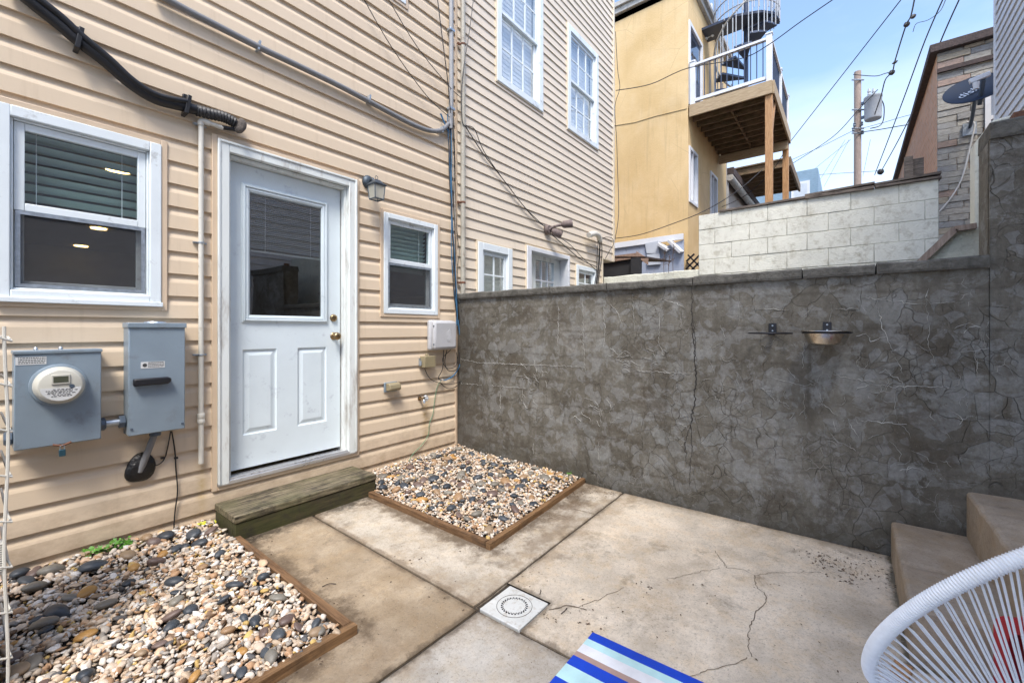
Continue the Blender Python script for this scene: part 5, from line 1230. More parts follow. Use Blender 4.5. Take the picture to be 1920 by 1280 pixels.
# ---- electric meter
FY = -.130
def FB(u, v, y): p = W(u, v, y); return p[0], p[2]
mx0, mx1 = FB(26, 750, FY)[0], FB(190, 740, FY)[0]; mz1 = FB(190, 659, FY)[1]; mz0 = FB(190, 822, FY)[1]
mt = thing('electric_meter', ((mx0 + mx1) / 2, 0, mz0), 'square blue-grey meter box with round cream meter, beside the condenser cage', 'meter box')
MB().box(mx0, mx1, FY, -.018, mz0, mz1).build('enclosure', 'grey_box', mt, bevel=.004)
MB().box(mx0 - .004, mx1 + .004, FY - .006, -.018, mz1 - .002, mz1 + .014).build('top_lip', 'grey_box', mt, bevel=.003)
mc = FB(112, 722, FY - .03); mcx, mcz = mc; rr = .086
MB().lathe((mcx, FY, mcz), [(rr * 1.12, 0), (rr * 1.10, .012), (rr * 1.0, .016)], (0, -1, 0), 40).build('collar', 'grey_box', mt, smooth=True)
MB().lathe((mcx, FY - .014, mcz), [(rr * .99, 0), (rr * .99, .016), (rr * .95, .022), (rr * .90, .040), (rr * .84, .050), (rr * .80, .052), (0, .052)], (0, -1, 0), 40).build('meter_body', 'meterface', mt, smooth=True)
fy = FY - .067
MB().box(mcx - .030, mcx + .030, fy - .004, fy + .002, mcz + .008, mcz + .052).build('display_frame', 'meterface', mt, bevel=.002)
MB().box(mcx - .024, mcx + .024, fy - .005, fy, mcz + .016, mcz + .044).build('display', 'lcd', mt)
mb = MB(); mb.prism([(mcx + rr * .78 * math.cos(a), fy - .0005, mcz + rr * .78 * math.sin(a)) for a in [math.pi + .12 + (math.pi - .24) * k / 20 for k in range(21)]], (0, -.0015, 0)); mb.build('dial_plate', 'label', mt)
mb = MB()
for k, (dz, wl) in enumerate(((-.016, .05), (-.022, .095), (-.028, .08), (-.034, .085), (-.041, .05), (-.047, .06))):
    x = mcx - wl / 2
    while x < mcx + wl / 2: l = random.uniform(.004, .012); mb.box(x, x + l, fy - .0028, fy - .002, mcz + dz, mcz + dz + .0028); x += l + random.uniform(.002, .006)
mb.build('dial_print', 'ink', mt)
MB().lathe((mcx + .036, fy, mcz - .004), [(.009, 0), (.009, .003)], (0, -1, 0), 14).build('port', 'grey_dark', mt)
def sticker(root, x0, x1, z0, z1, y, rows=4, bigl=False):
    s_ = MB().box(x0, x1, y - .0012, y, z0, z1).build('sticker', 'label', root); mb = MB()
    for k in range(rows):
        x = x0 + (.3 if bigl else .08) * (x1 - x0); zz = z1 - (z1 - z0) * (k + .75) / (rows + .5)
        while x < x1 - .006: l = random.uniform(.003, .009); l = min(l, x1 - .003 - x); mb.box(x, x + l, y - .0018, y - .0012, zz, zz + (z1 - z0) * .10); x += l + .002
    if bigl: mb.lathe((x0 + (x1 - x0) * .16, y - .0012, (z0 + z1) / 2), [((z1 - z0) * .28, 0), ((z1 - z0) * .28, .0006)], (0, -1, 0), 14)
    mb.build('print', 'ink', s_)
a, b = FB(27, 684, FY), FB(87, 668, FY); sticker(mt, a[0] + .003, b[0], b[1] - .035, b[1], FY - .0002, 4)
mb = MB(); q = FB(116, 827, FY); mb.tube([(q[0] - .03, FY - .006, mz0 + .004), (q[0], FY - .012, mz0 - .004), (q[0] + .03, FY - .006, mz0 + .006)], .005, 8); mb.build('hasp', 'rust', mt)
pl = thing('padlock', (q[0], FY - .012, mz0 - .05), 'tiny teal padlock hanging under the meter box', 'padlock')
MB().tube([(q[0] - .007, FY - .014, mz0 - .022), (q[0] - .007, FY - .014, mz0 - .006), (q[0], FY - .014, mz0 - .001), (q[0] + .007, FY - .014, mz0 - .006), (q[0] + .007, FY - .014, mz0 - .022)], .0022, 8).build('shackle', 'galv', pl)
MB().box(q[0] - .011, q[0] + .011, FY - .021, FY - .007, mz0 - .052, mz0 - .021).build('lock_body', 'paddlock', pl, bevel=.002)
for x in (mx0 + .07, mx0 + .15): MB().lathe((x, -.06, mz1 + .013), [(.008, 0), (.008, .006), (.004, .014)], (0, 0, 1), 8).build('screw', 'galv', mt)
# ---- disconnect box
ex0, ex1 = FB(241, 700, FY)[0], FB(347, 700, FY)[0]; ez1 = FB(347, 607, FY)[1]; ez0 = FB(344, 803, FY)[1]
eb = thing('disconnect_box', ((ex0 + ex1) / 2, 0, ez0), 'tall blue-grey switch box with black lever handle left of the door', 'electrical box')
MB().box(ex0, ex1, FY, -.018, ez0, ez1).build('enclosure', 'grey_box', eb, bevel=.004)
MB().box(ex0 - .005, ex1 + .006, FY - .008, -.02, ez1 - .022, ez1 + .004).build('lid_lip', 'grey_box', eb, bevel=.003)
MB().lathe(((ex0 + ex1) / 2, -.075, ez1 + .003), [(.05, 0), (.046, .008), (0, .010)], (0, 0, 1), 20).build('top_hub', 'galv', eb)
a, b = FB(251, 722, FY - .03), FB(322, 708, FY - .03); hz = (a[1] + b[1]) / 2
mb = MB(); mb.prism([(a[0], FY - .002, hz - .020), (b[0] - .015, FY - .002, hz - .018), (b[0], FY - .002, hz - .008), (b[0], FY - .002, hz + .010), (b[0] - .015, FY - .002, hz + .018), (a[0], FY - .002, hz + .018)], (0, -.030, 0)); mb.build('lever', 'black', eb, bevel=.006)
a, b = FB(264, 691, FY), FB(309, 676, FY); sticker(eb, a[0], b[0], a[1], a[1] + .034, FY - .0002, 4, True)
for x, z in ((ex0 + .012, ez0 + .035), (ex1 - .012, ez0 + .03)): MB().lathe((x, FY, z), [(.006, 0), (.005, .004), (0, .004)], (0, -1, 0), 10).build('screw', 'grey_dark', eb)
# nipple between the boxes
nz = FB(215, 792, -.07)[1]; nipple = thing('conduit_fitting', (mx1 + .02, -.07, nz), 'short threaded conduit joining the meter box and the switch box', 'pipe fitting')
MB().tube([(mx1 - .002, -.07, nz), (ex0 + .002, -.07, nz)], .017, 14).build('nipple', 'galv', nipple)
for x0, x1 in ((mx1 + .001, mx1 + .024), (ex0 - .028, ex0 - .002)): MB().lathe((x0, -.07, nz), [(.030, 0), (.032, .004), (.032, x1 - x0 - .004), (.028, x1 - x0)], (1, 0, 0), 8).build('locknut', 'grey_dark', nipple)
MB().lathe((mx0 - .028, -.07, mz0 + .05), [(.026, 0), (.032, .006), (.032, .024), (.028, .027)], (1, 0, 0), 8).build('locknut', 'grey_dark', mt)
# outlet conduit into mastic patch
c0 = W(291, 812, -.075); c1 = W(262, 884, -.035)
oc = thing('outlet_conduit', c1, 'short grey conduit slanting from the switch box into black mastic', 'conduit')
MB().tube([c0 + np.array([0, 0, .005]), c0 + (c1 - c0) * .35, c1], .016, 12).build('tube', 'conduit', oc, smooth=True)
MB().lathe(c0 + np.array([0, 0, -.012]), [(.024, 0), (.026, .004), (.026, .018), (.022, .022)], (0, 0, 1), 10).build('connector', 'grey_dark', oc)
mb = MB(); cm = W(257, 884, -.018); v = lumpy(IV3, .2, rng) * np.array([.052, .026, .062]) + cm; mb.v = [tuple(q) for q in v]; mb.f = [tuple(q) for q in IF3]; mb.build('mastic_patch', 'mastic', oc, smooth=True)
def wcable(label, pts, y, r, mat_='cable', name='cable', grp=None, n=5):
    P = spline([W(p[0], p[1], p[2] if len(p) > 2 else y) for p in pts], n); return MB().tube(P, r, 7).build(name, mat_, None, smooth=True, **T(label, 'cable', grp))
wcable('thin black wire dropping from the switch box to the gravel', [(322, 808), (328, 845), (330, 880), (333, 920), (328, 960), (326, 995)], -.028, .0035)
wcable('short black wire curling from the switch box to the mastic patch', [(320, 808), (314, 840), (308, 860), (296, 871), (278, 873)], -.026, .003)
for i, (u, v) in enumerate(((305, 858), (330, 858), (328, 996))): p = W(u, v, -.025); MB().box(p[0] - .008, p[0] + .008, p[1] - .008, p[1] + .008, p[2] - .005, p[2] + .005).build('cable_clip', 'cable', None, **T(('small cable clip on the curling wire below the switch box', 'small cable clip on the hanging wire below the switch box', 'small cable clip at the foot of the hanging wire')[i], 'clip'))

# ---- black line set, top left
ls = thing('line_set', W(400, 210, -.06), 'thick black insulated line set sloping down to the door head', 'pipe')
path = [(20, -30), (60, 5), (110, 45), (147, 77), (200, 118), (245, 157), (290, 185), (345, 200), (395, 214), (425, 222), (445, 232)]
MB().tube(spline([W(u, v, -.055) for u, v in path[:-2]], 5), .029, 14).build('insulated_pipe', 'black', ls, smooth=True)
MB().tube(spline([W(u + 6, v - 9 - 4 * math.sin(i * .9), -.08) for i, (u, v) in enumerate(path[:-3])], 5), .016, 10).build('insulated_pipe', 'black', ls, smooth=True)
tp = spline([W(u, v, -.06) for u, v in ((368, 207), (395, 214), (420, 220), (440, 230))], 12); MB().tube(tp, [.031 + .003 * math.sin(i * 2.1) for i in range(len(tp))], 14).build('tape_wrap', 'tape', ls, smooth=True)
v = lumpy(IV3, .10, rng) * np.array([.030, .036, .046]) + W(450, 238, -.062); mb = MB(); mb.v = [tuple(q) for q in v]; mb.f = [tuple(q) for q in IF3]; mb.build('foam_end', 'foam', ls, smooth=True)
for u, v in ((147, 77), (349, 200)):
    p = W(u, v, -.05); mb = MB(); mb.obox(p + np.array([-.008, -.005, -.052]), p + np.array([.008, -.005, .055]), .020, .075, (0, 1, 0)); mb.box(p[0] - .012, p[0] + .020, -.04, -.018, p[2] + .045, p[2] + .075); mb.build('strap', 'black', ls, bevel=.003)
# ---- white PVC drain pipe
pv = thing('drain_pipe', W(377, 868, -.045), 'slender cream condensate pipe running down left of the door', 'pipe')
xP = W(377, 500, -.04)[0]; zt_ = W(376, 229, -.04)[2]; zb_ = W(378, 868, -.04)[2]
MB().tube([(xP, -.04, zb_), (xP, -.04, zt_)], .0135, 14).build('tube', 'pvc', pv, smooth=True)
MB().tube(spline([(xP, -.04, zt_ - .02), (xP, -.04, zt_), (xP + .012, -.045, zt_ + .008), (xP + .04, -.05, zt_ + .004)], 4), .018, 14).build('elbow', 'pvc', pv, smooth=True)
MB().tube([(xP + .03, -.05, zt_ + .005), W(418, 240, -.055)], .0125, 12).build('tube', 'pvc', pv, smooth=True)
MB().tube([W(416, 239, -.055), W(440, 243, -.055)], .012, 12).build('hose', 'black', pv, smooth=True)
for v in (234, 455, 665):
    z = W(377, v, -.04)[2]; mb = MB().lathe((xP, -.04, z - .005), [(.0145, 0), (.0175, .002), (.0175, .008), (.0145, .010)], (0, 0, 1), 14); mb.box(xP - .036, xP + .032, -.026, -.018, z - .005, z + .005); mb.box(xP - .036, xP - .015, -.04, -.02, z - .002, z + .002); mb.build('pipe_strap', 'galv', pv)
z = W(377, 784, -.04)[2]; MB().lathe((xP, -.04, z - .030), [(.017, 0), (.019, .004), (.019, .024), (.016, .028), (.019, .032), (.019, .056), (.017, .060)], (0, 0, 1), 16).build('coupling', 'pvc', pv, smooth=True)
# ---- grey conduits
gc = thing('electrical_conduit', W(600, 145, -.04), 'grey conduit sweeping across the siding from top centre to the corner pipe', 'conduit')
MB().tube(spline([W(u, v, -.045) for u, v in ((290, -15), (340, 14), (400, 45), (480, 86), (560, 124), (640, 163), (715, 203), (770, 232), (805, 245), (828, 244), (841, 232))], 5), .020, 12).build('tube', 'conduit', gc, smooth=True)
for u, v in ((484, 88), (691, 187), (828, 244)): p = W(u, v, -.04); MB().obox(p + np.array([-.006, 0, -.028]), p + np.array([.006, 0, .034]), .012, .045, (0, 1, 0)).build('conduit_clamp', 'galv', gc)
xg = W(846, 100, -.045)[0]
vc = thing('electrical_conduit', (xg, -.045, 2.5), 'vertical grey conduit rising beside the corner trim', 'conduit')
MB().tube([(xg - .012, -.045, W(841, 240, -.045)[2]), (xg - .006, -.045, W(845, 205, -.045)[2]), (xg, -.045, W(846, 190, -.045)[2]), (xg, -.045, 6.1)], .022, 12).build('tube', 'conduit_l', vc, smooth=True)
for v in (58, 205): z = W(846, v, -.045)[2]; MB().box(xg - .034, xg + .03, -.070, -.018, z - .012, z + .012).build('conduit_clamp', 'galv', vc, bevel=.003)
xt = W(868, 300, -.05)[0]
tp_ = thing('drain_pipe', (xt, -.05, 1.5), 'tall tan painted pipe on the neighbour house beside the corner', 'pipe')
MB().tube([(xt, -.05, 1.2), (xt, -.05, 7)], .024, 12).build('tube', 'pipe_tan', tp_, smooth=True)
for v in (84, 380, 530): z = W(868, v, -.05)[2]; mb = MB().lathe((xt, -.05, z - .010), [(.025, 0), (.027, .003), (.027, .017), (.025, .02)], (0, 0, 1), 12); mb.box(xt - .05, xt - .02, -.035, -.02, z - .01, z + .01); mb.build('pipe_strap', 'rust', tp_)
# cables at the corner
for i, (dx, dy_, r_, mt_) in enumerate(((0, 0, .0055, 'cable'), (3, -.006, .004, 'cable'), (-2, -.004, .004, 'cable_b'), (1.5, -.012, .0035, 'cable_b'), (-1, -.010, .0045, 'cable'), (4.5, 0, .003, 'cable_w'))):
    pts = [(842, 214), (843, 250), (845, 330), (848, 410), (850, 470), (852, 530), (856, 575), (858, 610)]
    wcable(('thick black cable in the corner bundle', 'second black cable in the corner bundle', 'left blue cable in the corner bundle', 'right blue cable in the corner bundle', 'third black cable in the corner bundle', 'pale thin cable in the corner bundle')[i],
           [(u + dx + 1.6 * math.sin(j * 1.7 + i * 2), v) for j, (u, v) in enumerate(pts)], -.035 + dy_, r_, mt_)
wcable('thin dark wire looping right of the corner bundle', [(850, 215), (853, 300), (855, 400), (857, 440), (861, 470), (858, 500), (856, 560)], -.03, .0025)
wcable('blue cable looping round below the grey utility box', [(826, 213), (834, 232), (842, 250)], -.04, .008, 'cable_b')
for i, (pts, m_, r_) in enumerate((([(859, 600), (864, 650), (863, 680), (852, 702), (836, 712), (828, 712)], 'cable_b', .0055), ([(862, 600), (869, 660), (866, 700), (858, 722), (840, 728), (826, 718)], 'cable', .0035), ([(838, 656), (834, 680), (842, 695), (858, 690), (862, 660)], 'cable', .0035),
        ([(845, 656), (830, 672), (838, 690), (856, 684), (856, 660)], 'cable', .003), ([(796, 690), (805, 708), (822, 717), (845, 720), (866, 714)], 'cable', .003), ([(832, 656), (830, 690), (822, 708), (828, 712)], 'cable', .0035), ([(865, 580), (872, 640), (874, 700), (868, 740)], 'cable', .005))):
    wcable(('blue cable looping down below the grey utility box', 'outer black loop beside the wall below the utility box', 'small black loop just below the utility box', 'smallest black loop right of the tan junction box', 'black wire sagging below the tan junction box', 'black wire between utility box and wire splice', 'black cable hanging in the wall corner')[i], pts, -.04 - .004 * i, r_, m_)
p = W(828, 712, -.05); MB().box(p[0] - .016, p[0] + .016, p[1] - .01, p[1] + .008, p[2] - .008, p[2] + .008).build('wire_splice', 'cable_w', None, bevel=.003, **T('small white wire splice where the green wire starts', 'connector'))
wcable('thin green ground wire trailing down the siding to the gravel', [(828, 712), (820, 725), (815, 750), (812, 775), (805, 795), (803, 815), (790, 835), (775, 850), (766, 865), (760, 876)], -.028, .0028, 'cable_g')
for i, (pts, y_, r_) in enumerate((([(676, -12), (735, 90), (800, 180), (843, 220)], -.06, .0035), ([(722, -12), (780, 85), (840, 160), (865, 184)], -.06, .0035), ([(819, -12), (829, 70), (838, 140), (845, 212)], -.085, .0045),
        ([(889, -12), (880, 60), (869, 130), (865, 180), (867, 228), (874, 238)], -.075, .0040), ([(870, 233), (905, 287), (950, 345), (985, 390), (1020, 424)], -.03, .0050), ([(874, 236), (890, 243), (908, 285), (952, 348), (1000, 408), (1024, 426)], -.035, .0042), ([(1026, 432), (1060, 462), (1090, 487), (1118, 500)], -.03, .006), ([(1040, 440), (1068, 458), (1092, 483), (1124, 512)], -.035, .0045), ([(848, 222), (852, 300), (850, 380)], -.05, .0035))):
    wcable(('thin dark wire crossing the upper siding, leftmost', 'thin dark wire crossing the upper siding, second from left', 'thin dark wire running down in front of the grey conduit', 'dark wire crossing in front of the tan pipe', 'main black cable slanting across the neighbour siding', 'second black cable slanting beside the main one', 'cable from the floodlight down to the small window', 'looser cable from the floodlight to the corner', 'short dark wire below the conduit end')[i], pts, y_, r_)
# ---- wall lantern
lp = W(706, 357, -.135); bpz = W(690, 342, -.02)
ln = thing('wall_lantern', (bpz[0], 0, bpz[2]), 'small black lantern with frosted glass right of the door', 'lantern')
MB().lathe((bpz[0], -.018, bpz[2]), [(.052, 0), (.054, .008), (.046, .022), (.030, .034), (0, .036)], (0, -1, 0), 26).build('backplate', 'lantern', ln, smooth=True)
MB().tube(spline([(bpz[0], -.045, bpz[2]), (bpz[0], -.08, bpz[2] + .012), (lp[0], lp[1] + .02, lp[2] + .055), (lp[0], lp[1], lp[2] + .060)], 5), .014, 10).build('arm', 'lantern', ln, smooth=True)
def sq(c_, r_, z): return [(c_[0] - r_, c_[1] - r_, z), (c_[0] + r_, c_[1] - r_, z), (c_[0] + r_, c_[1] + r_, z), (c_[0] - r_, c_[1] + r_, z)]
mb = MB(); L_ = [sq(lp, .053, lp[2] + .034), sq(lp, .055, lp[2] + .042), sq(lp, .034, lp[2] + .062), sq(lp, .018, lp[2] + .080)]
for A, B in zip(L_, L_[1:]):
    for k in range(4): mb.quad(A[k], A[(k + 1) % 4], B[(k + 1) % 4], B[k])
mb.quad(*L_[0]); mb.quad(*L_[-1]); mb.build('roof', 'lantern', ln, bevel=.003)
tz = lp[2] + .095; MB().tube([(lp[0] + .012 * math.cos(a), lp[1], tz + .003 + .014 * math.sin(a)) for a in [2 * math.pi * k / 16 for k in range(16)]], .0022, 6, closed=True).build('finial_ring', 'lantern', ln)
ft, fb_ = .046, .038
for sx_, sy_ in ((-1, -1), (1, -1), (1, 1), (-1, 1)): MB().obox((lp[0] + sx_ * ft, lp[1] + sy_ * ft, lp[2] + .036), (lp[0] + sx_ * fb_, lp[1] + sy_ * fb_, lp[2] - .074), .006, .006).build('corner_bar', 'lantern', ln)
for k in range(4):
    A, B = sq(lp, ft, lp[2] + .036), sq(lp, fb_, lp[2] - .07); MB().quad(A[k], A[(k + 1) % 4], B[(k + 1) % 4], B[k]).build('glass_panel', 'frost', ln)
    MB().obox(B[k], B[(k + 1) % 4], .006, .007).build('bottom_bar', 'lantern', ln)
MB().lathe((lp[0], lp[1], lp[2] - .03), [(.013, .06), (.013, .03), (.018, .01), (.014, -.01), (0, -.02)], (0, 0, 1), 12).build('bulb', 'label', ln, smooth=True)
# ---- wall fittings right of the door
p = W(738, 724, -.05); vn = thing('vent_hood', p, 'small tan plastic vent hood on the siding right of the door', 'vent')
a, b = W(720, 725, -.024), W(757, 725, -.06)
MB().box(a[0], a[0] + .13, -.030, -.017, p[2] - .045, p[2] + .035).build('flange', 'grey_box', vn, bevel=.004)
mb = MB(); x0, x1 = a[0] + .012, a[0] + .125; z0, z1 = p[2] - .036, p[2] + .030
mb.prism([(x0, -.030, z0), (x0, -.080, z0 + .004), (x0, -.092, z0 + .02), (x0, -.085, z1 - .01), (x0, -.065, z1), (x0, -.030, z1)], (x1 - x0, 0, 0)); mb.build('hood', 'tan_box', vn, bevel=.008)
p = W(793, 747, -.05); hb = thing('hose_bibb', p, 'small metal garden tap on the siding above a rust stain', 'tap')
MB().lathe((p[0] - .012, -.017, p[2]), [(.020, 0), (.020, .006), (.010, .010), (.010, .045), (.014, .048), (.014, .06), (0, .062)], (0, -1, 0), 14).build('valve_body', 'brass', hb, smooth=True)
MB().tube(spline([(p[0] - .012, -.055, p[2]), (p[0] - .012, -.075, p[2] - .01), (p[0] - .012, -.085, p[2] - .035)], 4), .010, 10).build('spout', 'galv', hb, smooth=True)
ph = (p[0] + .012, -.075, p[2] + .004); mb = MB().tube([(ph[0] + .020 * math.cos(a) * .8, ph[1] - .012 * math.cos(a), ph[2] + .022 * math.sin(a)) for a in [2 * math.pi * k / 16 for k in range(16)]], .0038, 7, closed=True)
for k in range(4): a = math.pi * k / 4; mb.tube([(ph[0] - .018 * math.cos(a), ph[1] + .012 * math.cos(a), ph[2] - .020 * math.sin(a)), (ph[0] + .018 * math.cos(a), ph[1] - .012 * math.cos(a), ph[2] + .020 * math.sin(a))], .003, 6)
mb.build('handwheel', 'galv', hb)
ux0, ux1 = W(812, 628, -.10)[0], W(856, 628, -.10)[0]; uz0, uz1 = W(835, 655, -.10)[2], W(835, 601, -.10)[2]
ux1 = min(ux1, -.035)
ub = thing('utility_box', ((ux0 + ux1) / 2, 0, uz0), 'light grey plastic telecom box with oval emblem at the wall corner', 'utility box')
MB().box(ux0 - .006, ux1 + .002, -.070, -.018, uz0 - .004, uz1 + .004).build('base', 'util', ub, bevel=.018)
MB().box(ux0 + .006, ux1 - .004, -.115, -.064, uz0 + .004, uz1 - .004).build('cover', 'util', ub, bevel=.022)
ecx, ecz = ux0 + (ux1 - ux0) * .62, (uz0 + uz1) / 2 + .0; mb = MB(); ew, eh = .038, .062
for i in range(6):
    t0 = -.8 + i * .30
    P = []
    for k in range(9):
        s_ = -1 + 2 * k / 8; xx = s_; zz_ = t0 + .35 * s_ + .12 * math.sin(s_ * 2.5)
        if xx * xx + zz_ * zz_ < 1: P.append((ecx + xx * ew, -.1155, ecz + zz_ * eh))
    if len(P) > 2: mb.tube(P, .0034, 6)
mb.tube([(ecx + ew * math.cos(2 * math.pi * k / 24), -.1152, ecz + eh * math.sin(2 * math.pi * k / 24)) for k in range(24)], .0014, 5, closed=True); mb.build('emblem', 'util', ub, smooth=True)
for z in (uz0 + .05, uz1 - .05): MB().box(ux0 + .002, ux0 + .022, -.105, -.098, z - .006, z + .006).build('hinge', 'grey_dark', ub)
jx0 = W(792, 678, -.05)[0]; jz = W(806, 678, -.06)[2]
jb = thing('junction_box', (jx0 + .07, 0, jz), 'olive-tan junction box just below the grey telecom box', 'junction box')
MB().box(jx0, jx0 + .125, -.085, -.018, jz - .048, jz + .052).build('box', 'tan_box', jb, bevel=.004)
MB().box(jx0 - .016, jx0, -.03, -.018, jz - .035, jz + .035).build('mounting_tab', 'galv', jb); MB().lathe((jx0 + .05, -.05, jz + .05), [(.014, 0), (.014, .02), (.010, .024)], (0, 0, 1), 10).build('connector', 'tan_box', jb)
MB().lathe((jx0 - .012, -.04, jz - .01), [(.011, -.02), (.013, 0), (.011, .02)], (0, 0, 1), 10).build('connector', 'galv', jb)
# ---- neighbour wall fittings
p = W(1030, 430, -.06); fl = thing('floodlight', p, 'weathered grey-brown twin floodlight on the neighbour siding', 'floodlight')
fm = simple('weathered_bronze', (.17, .13, .12), .7, var=.4, scale=30)
MB().lathe((p[0], -.016, p[2]), [(.06, 0), (.062, .02), (.05, .05), (0, .055)], (0, -1, 0), 18).build('mount', fm, fl, smooth=True)
MB().tube([(p[0], -.06, p[2]), (p[0] + .03, -.11, p[2] + .035), (p[0] + .10, -.20, p[2] + .06)], [.018, .014, .02], 10).build('arm', fm, fl, smooth=True)
MB().lathe((p[0] + .07, -.19, p[2] + .05), [(.02, 0), (.045, .03), (.050, .13), (.046, .14), (0, .13)], (.55, -.8, .10), 18).build('lamp_head', fm, fl, smooth=True)
MB().lathe((p[0] + .02, -.08, p[2] - .01), [(.02, 0), (.045, .03), (.050, .13), (.046, .14), (0, .13)], (.6, -.55, -.35), 18).build('lamp_head', fm, fl, smooth=True)
q = W(1116, 440, -.06); ve = thing('vent_elbow', q, 'white plastic cable elbow with black cables at the neighbour house corner', 'pipe elbow')
MB().tube(spline([W(1104, 441, -.10), W(1114, 438, -.10), W(1122, 442, -.09), W(1125, 452, -.08)], 4), .040, 14).build('elbow', 'pvc', ve, smooth=True)
for i, (dx, r_) in enumerate(((0, .012), (-3, .006), (3, .007))): MB().tube(spline([W(1125 + dx, 452, -.08), W(1124 + dx * 1.5, 480, -.06), W(1122 + dx, 505, -.05), W(1118 + dx, 532, -.04)], 4), r_, 7).build('riser_cable', 'cable', ve, smooth=True)
wcable('thin wires looping at the neighbour house corner', [(1125, 452), (1135, 445), (1148, 447), (1150, 458), (1143, 470), (1135, 485)], -.08, .005)
# ---- bowl holders on the garden wall
def holder(u, v, rr, label):
    p = X(u, v, 0); h = thing('bowl_holder', (-.004, p[1], p[2]), label, 'bowl holder')
    MB().box(-.012, -.007, p[1] - .020, p[1] + .020, p[2] - .01, p[2] + .055).build('bracket', 'iron', h, bevel=.002)
    for z in (.010, .040): MB().lathe((-.012, p[1], p[2] + z), [(.005, 0), (.004, .003), (0, .003)], (-1, 0, 0), 8).build('screw', 'galv', h)
    c_ = (-.012 - rr, p[1], p[2] - .004); MB().tube([(c_[0] + rr * math.cos(2 * math.pi * k / 40), c_[1] + rr * math.sin(2 * math.pi * k / 40), c_[2]) for k in range(40)], .0042, 8, closed=True).build('ring', 'iron', h, smooth=True)
    MB().obox((-.008, p[1], p[2] - .006), (-.06, p[1], p[2] - .010), .03, .006).build('ring_arm', 'iron', h); return c_
holder(1449, 623, .108, 'empty black iron ring bowl holder on the grey wall')
bc = holder(1551, 622, .108, 'black iron ring holder carrying the metal bowl')
MB().lathe((bc[0], bc[1], bc[2]), [(.112, .005), (.115, .008), (.112, .011), (.104, .006), (.100, -.010), (.086, -.052), (.074, -.066), (.0, -.068), (0, -.064), (.072, -.062), (.083, -.05), (.097, -.010), (.100, .003)], (0, 0, 1), 40).build('pet_bowl', 'steel', None, smooth=True, **T('stainless steel bowl sitting in the right-hand wall ring', 'bowl'))

# ---- condenser cage, left edge
cgx, cgy = -2.897, -.92
cg = thing('condenser_cage', (cgx - .2, cgy, 0), 'cream wire cage round a condenser at the extreme left edge', 'cage')
MB().box(cgx - .62, cgx - .045, cgy - .02, cgy + .34, .08, 1.22).build('condenser_body', 'dark', cg, bevel=.01)
for z in np.arange(.06, 1.30, .142):
    mb = MB().tube([(cgx - .6, cgy - .04, z), (cgx - .02, cgy - .04, z), (cgx + .006, cgy - .034, z - .012), (cgx, cgy, z), (cgx, cgy + .38, z)], .0036, 6); mb.build('horizontal_wire', 'pvc', cg)
for x, y in ((cgx - .005, cgy - .035), (cgx - .06, cgy - .042), (cgx - .12, cgy - .042), (cgx - .18, cgy - .042)):
    MB().tube([(x + .004 * math.sin(z * 9), y, z) for z in np.arange(.03, 1.28, .06)], .0042, 6).build('vertical_wire', 'pvc', cg)
mb = MB()
for k in range(14): mb.box(cgx - .045, cgx - .012, cgy - .03, cgy + .02, .46 + k * .007, .463 + k * .007)
mb.build('louvre', 'pvc', cg)

# ---- white string chair
Cc = np.array([-1.443, -3.386, .522]); ta = R(32); Vv = UP * math.cos(ta) - FW * math.sin(ta); ra, rb = .369, .402
hub = D(1973, 1424, .93)
chh = thing('string_chair', (Cc[0], Cc[1], 0), 'white round string chair with wrapped rim at lower right', 'chair')
def rimp(t): return Cc + ra * math.cos(t) * RT + rb * math.sin(t) * Vv
n = 800; MB().tube([rimp(2 * math.pi * k / n) for k in range(n)], [.0152 + (.0013 if k % 2 else -.0012) for k in range(n)], 12, closed=True).build('wrapped_rim', 'chairw', chh, smooth=True)
hn = Vector(hub - Cc).normalized(); hx = Vector(RT); hy = hn.cross(hx).normalized()
hubp = lambda t, r_: Vector(hub) + (hx * math.cos(t) + Vector(Vv) * math.sin(t)) * r_
MB().tube([hubp(2 * math.pi * k / 40, .055) for k in range(40)], .010, 10, closed=True).build('hub_ring', 'chairw', chh, smooth=True)
nc = 176
for k in range(nc):
    t = 2 * math.pi * k / nc; a = Vector(rimp(t)); b = hubp(t + (.05 if k % 2 else -.02), .055)
    d = (b - a).normalized(); o_ = (a - Vector(Cc)).normalized()
    side = Vector(hn) * (.013 if k % 2 else -.004)
    P = [a + side + d * .004, a + d * .03 + side * .6, a.lerp(b, .5) + Vector((0, 0, -.004)), b]
    MB().tube(P, .0024, 6, cap=False).build('cord', 'chairw', chh, smooth=True)
for t in (-.6, math.pi + .6, math.pi / 2):
    p = rimp(t); q = hubp(t, .055)
foot = [(Cc[0] + .34, Cc[1] - .34, 0), (Cc[0] - .26, Cc[1] - .30, 0), (Cc[0] + .36, Cc[1] + .05, 0)]
for f_, t in zip(foot, (-.9, -2.2, -.3)):
    f_ = (f_[0], f_[1], g(f_[0], f_[1]) + .006); MB().tube(spline([rimp(t), (f_[0] * .7 + hub[0] * .3, f_[1] * .7 + hub[1] * .3, .22), f_], 5), .0075, 10).build('leg', 'iron', chh, smooth=True)
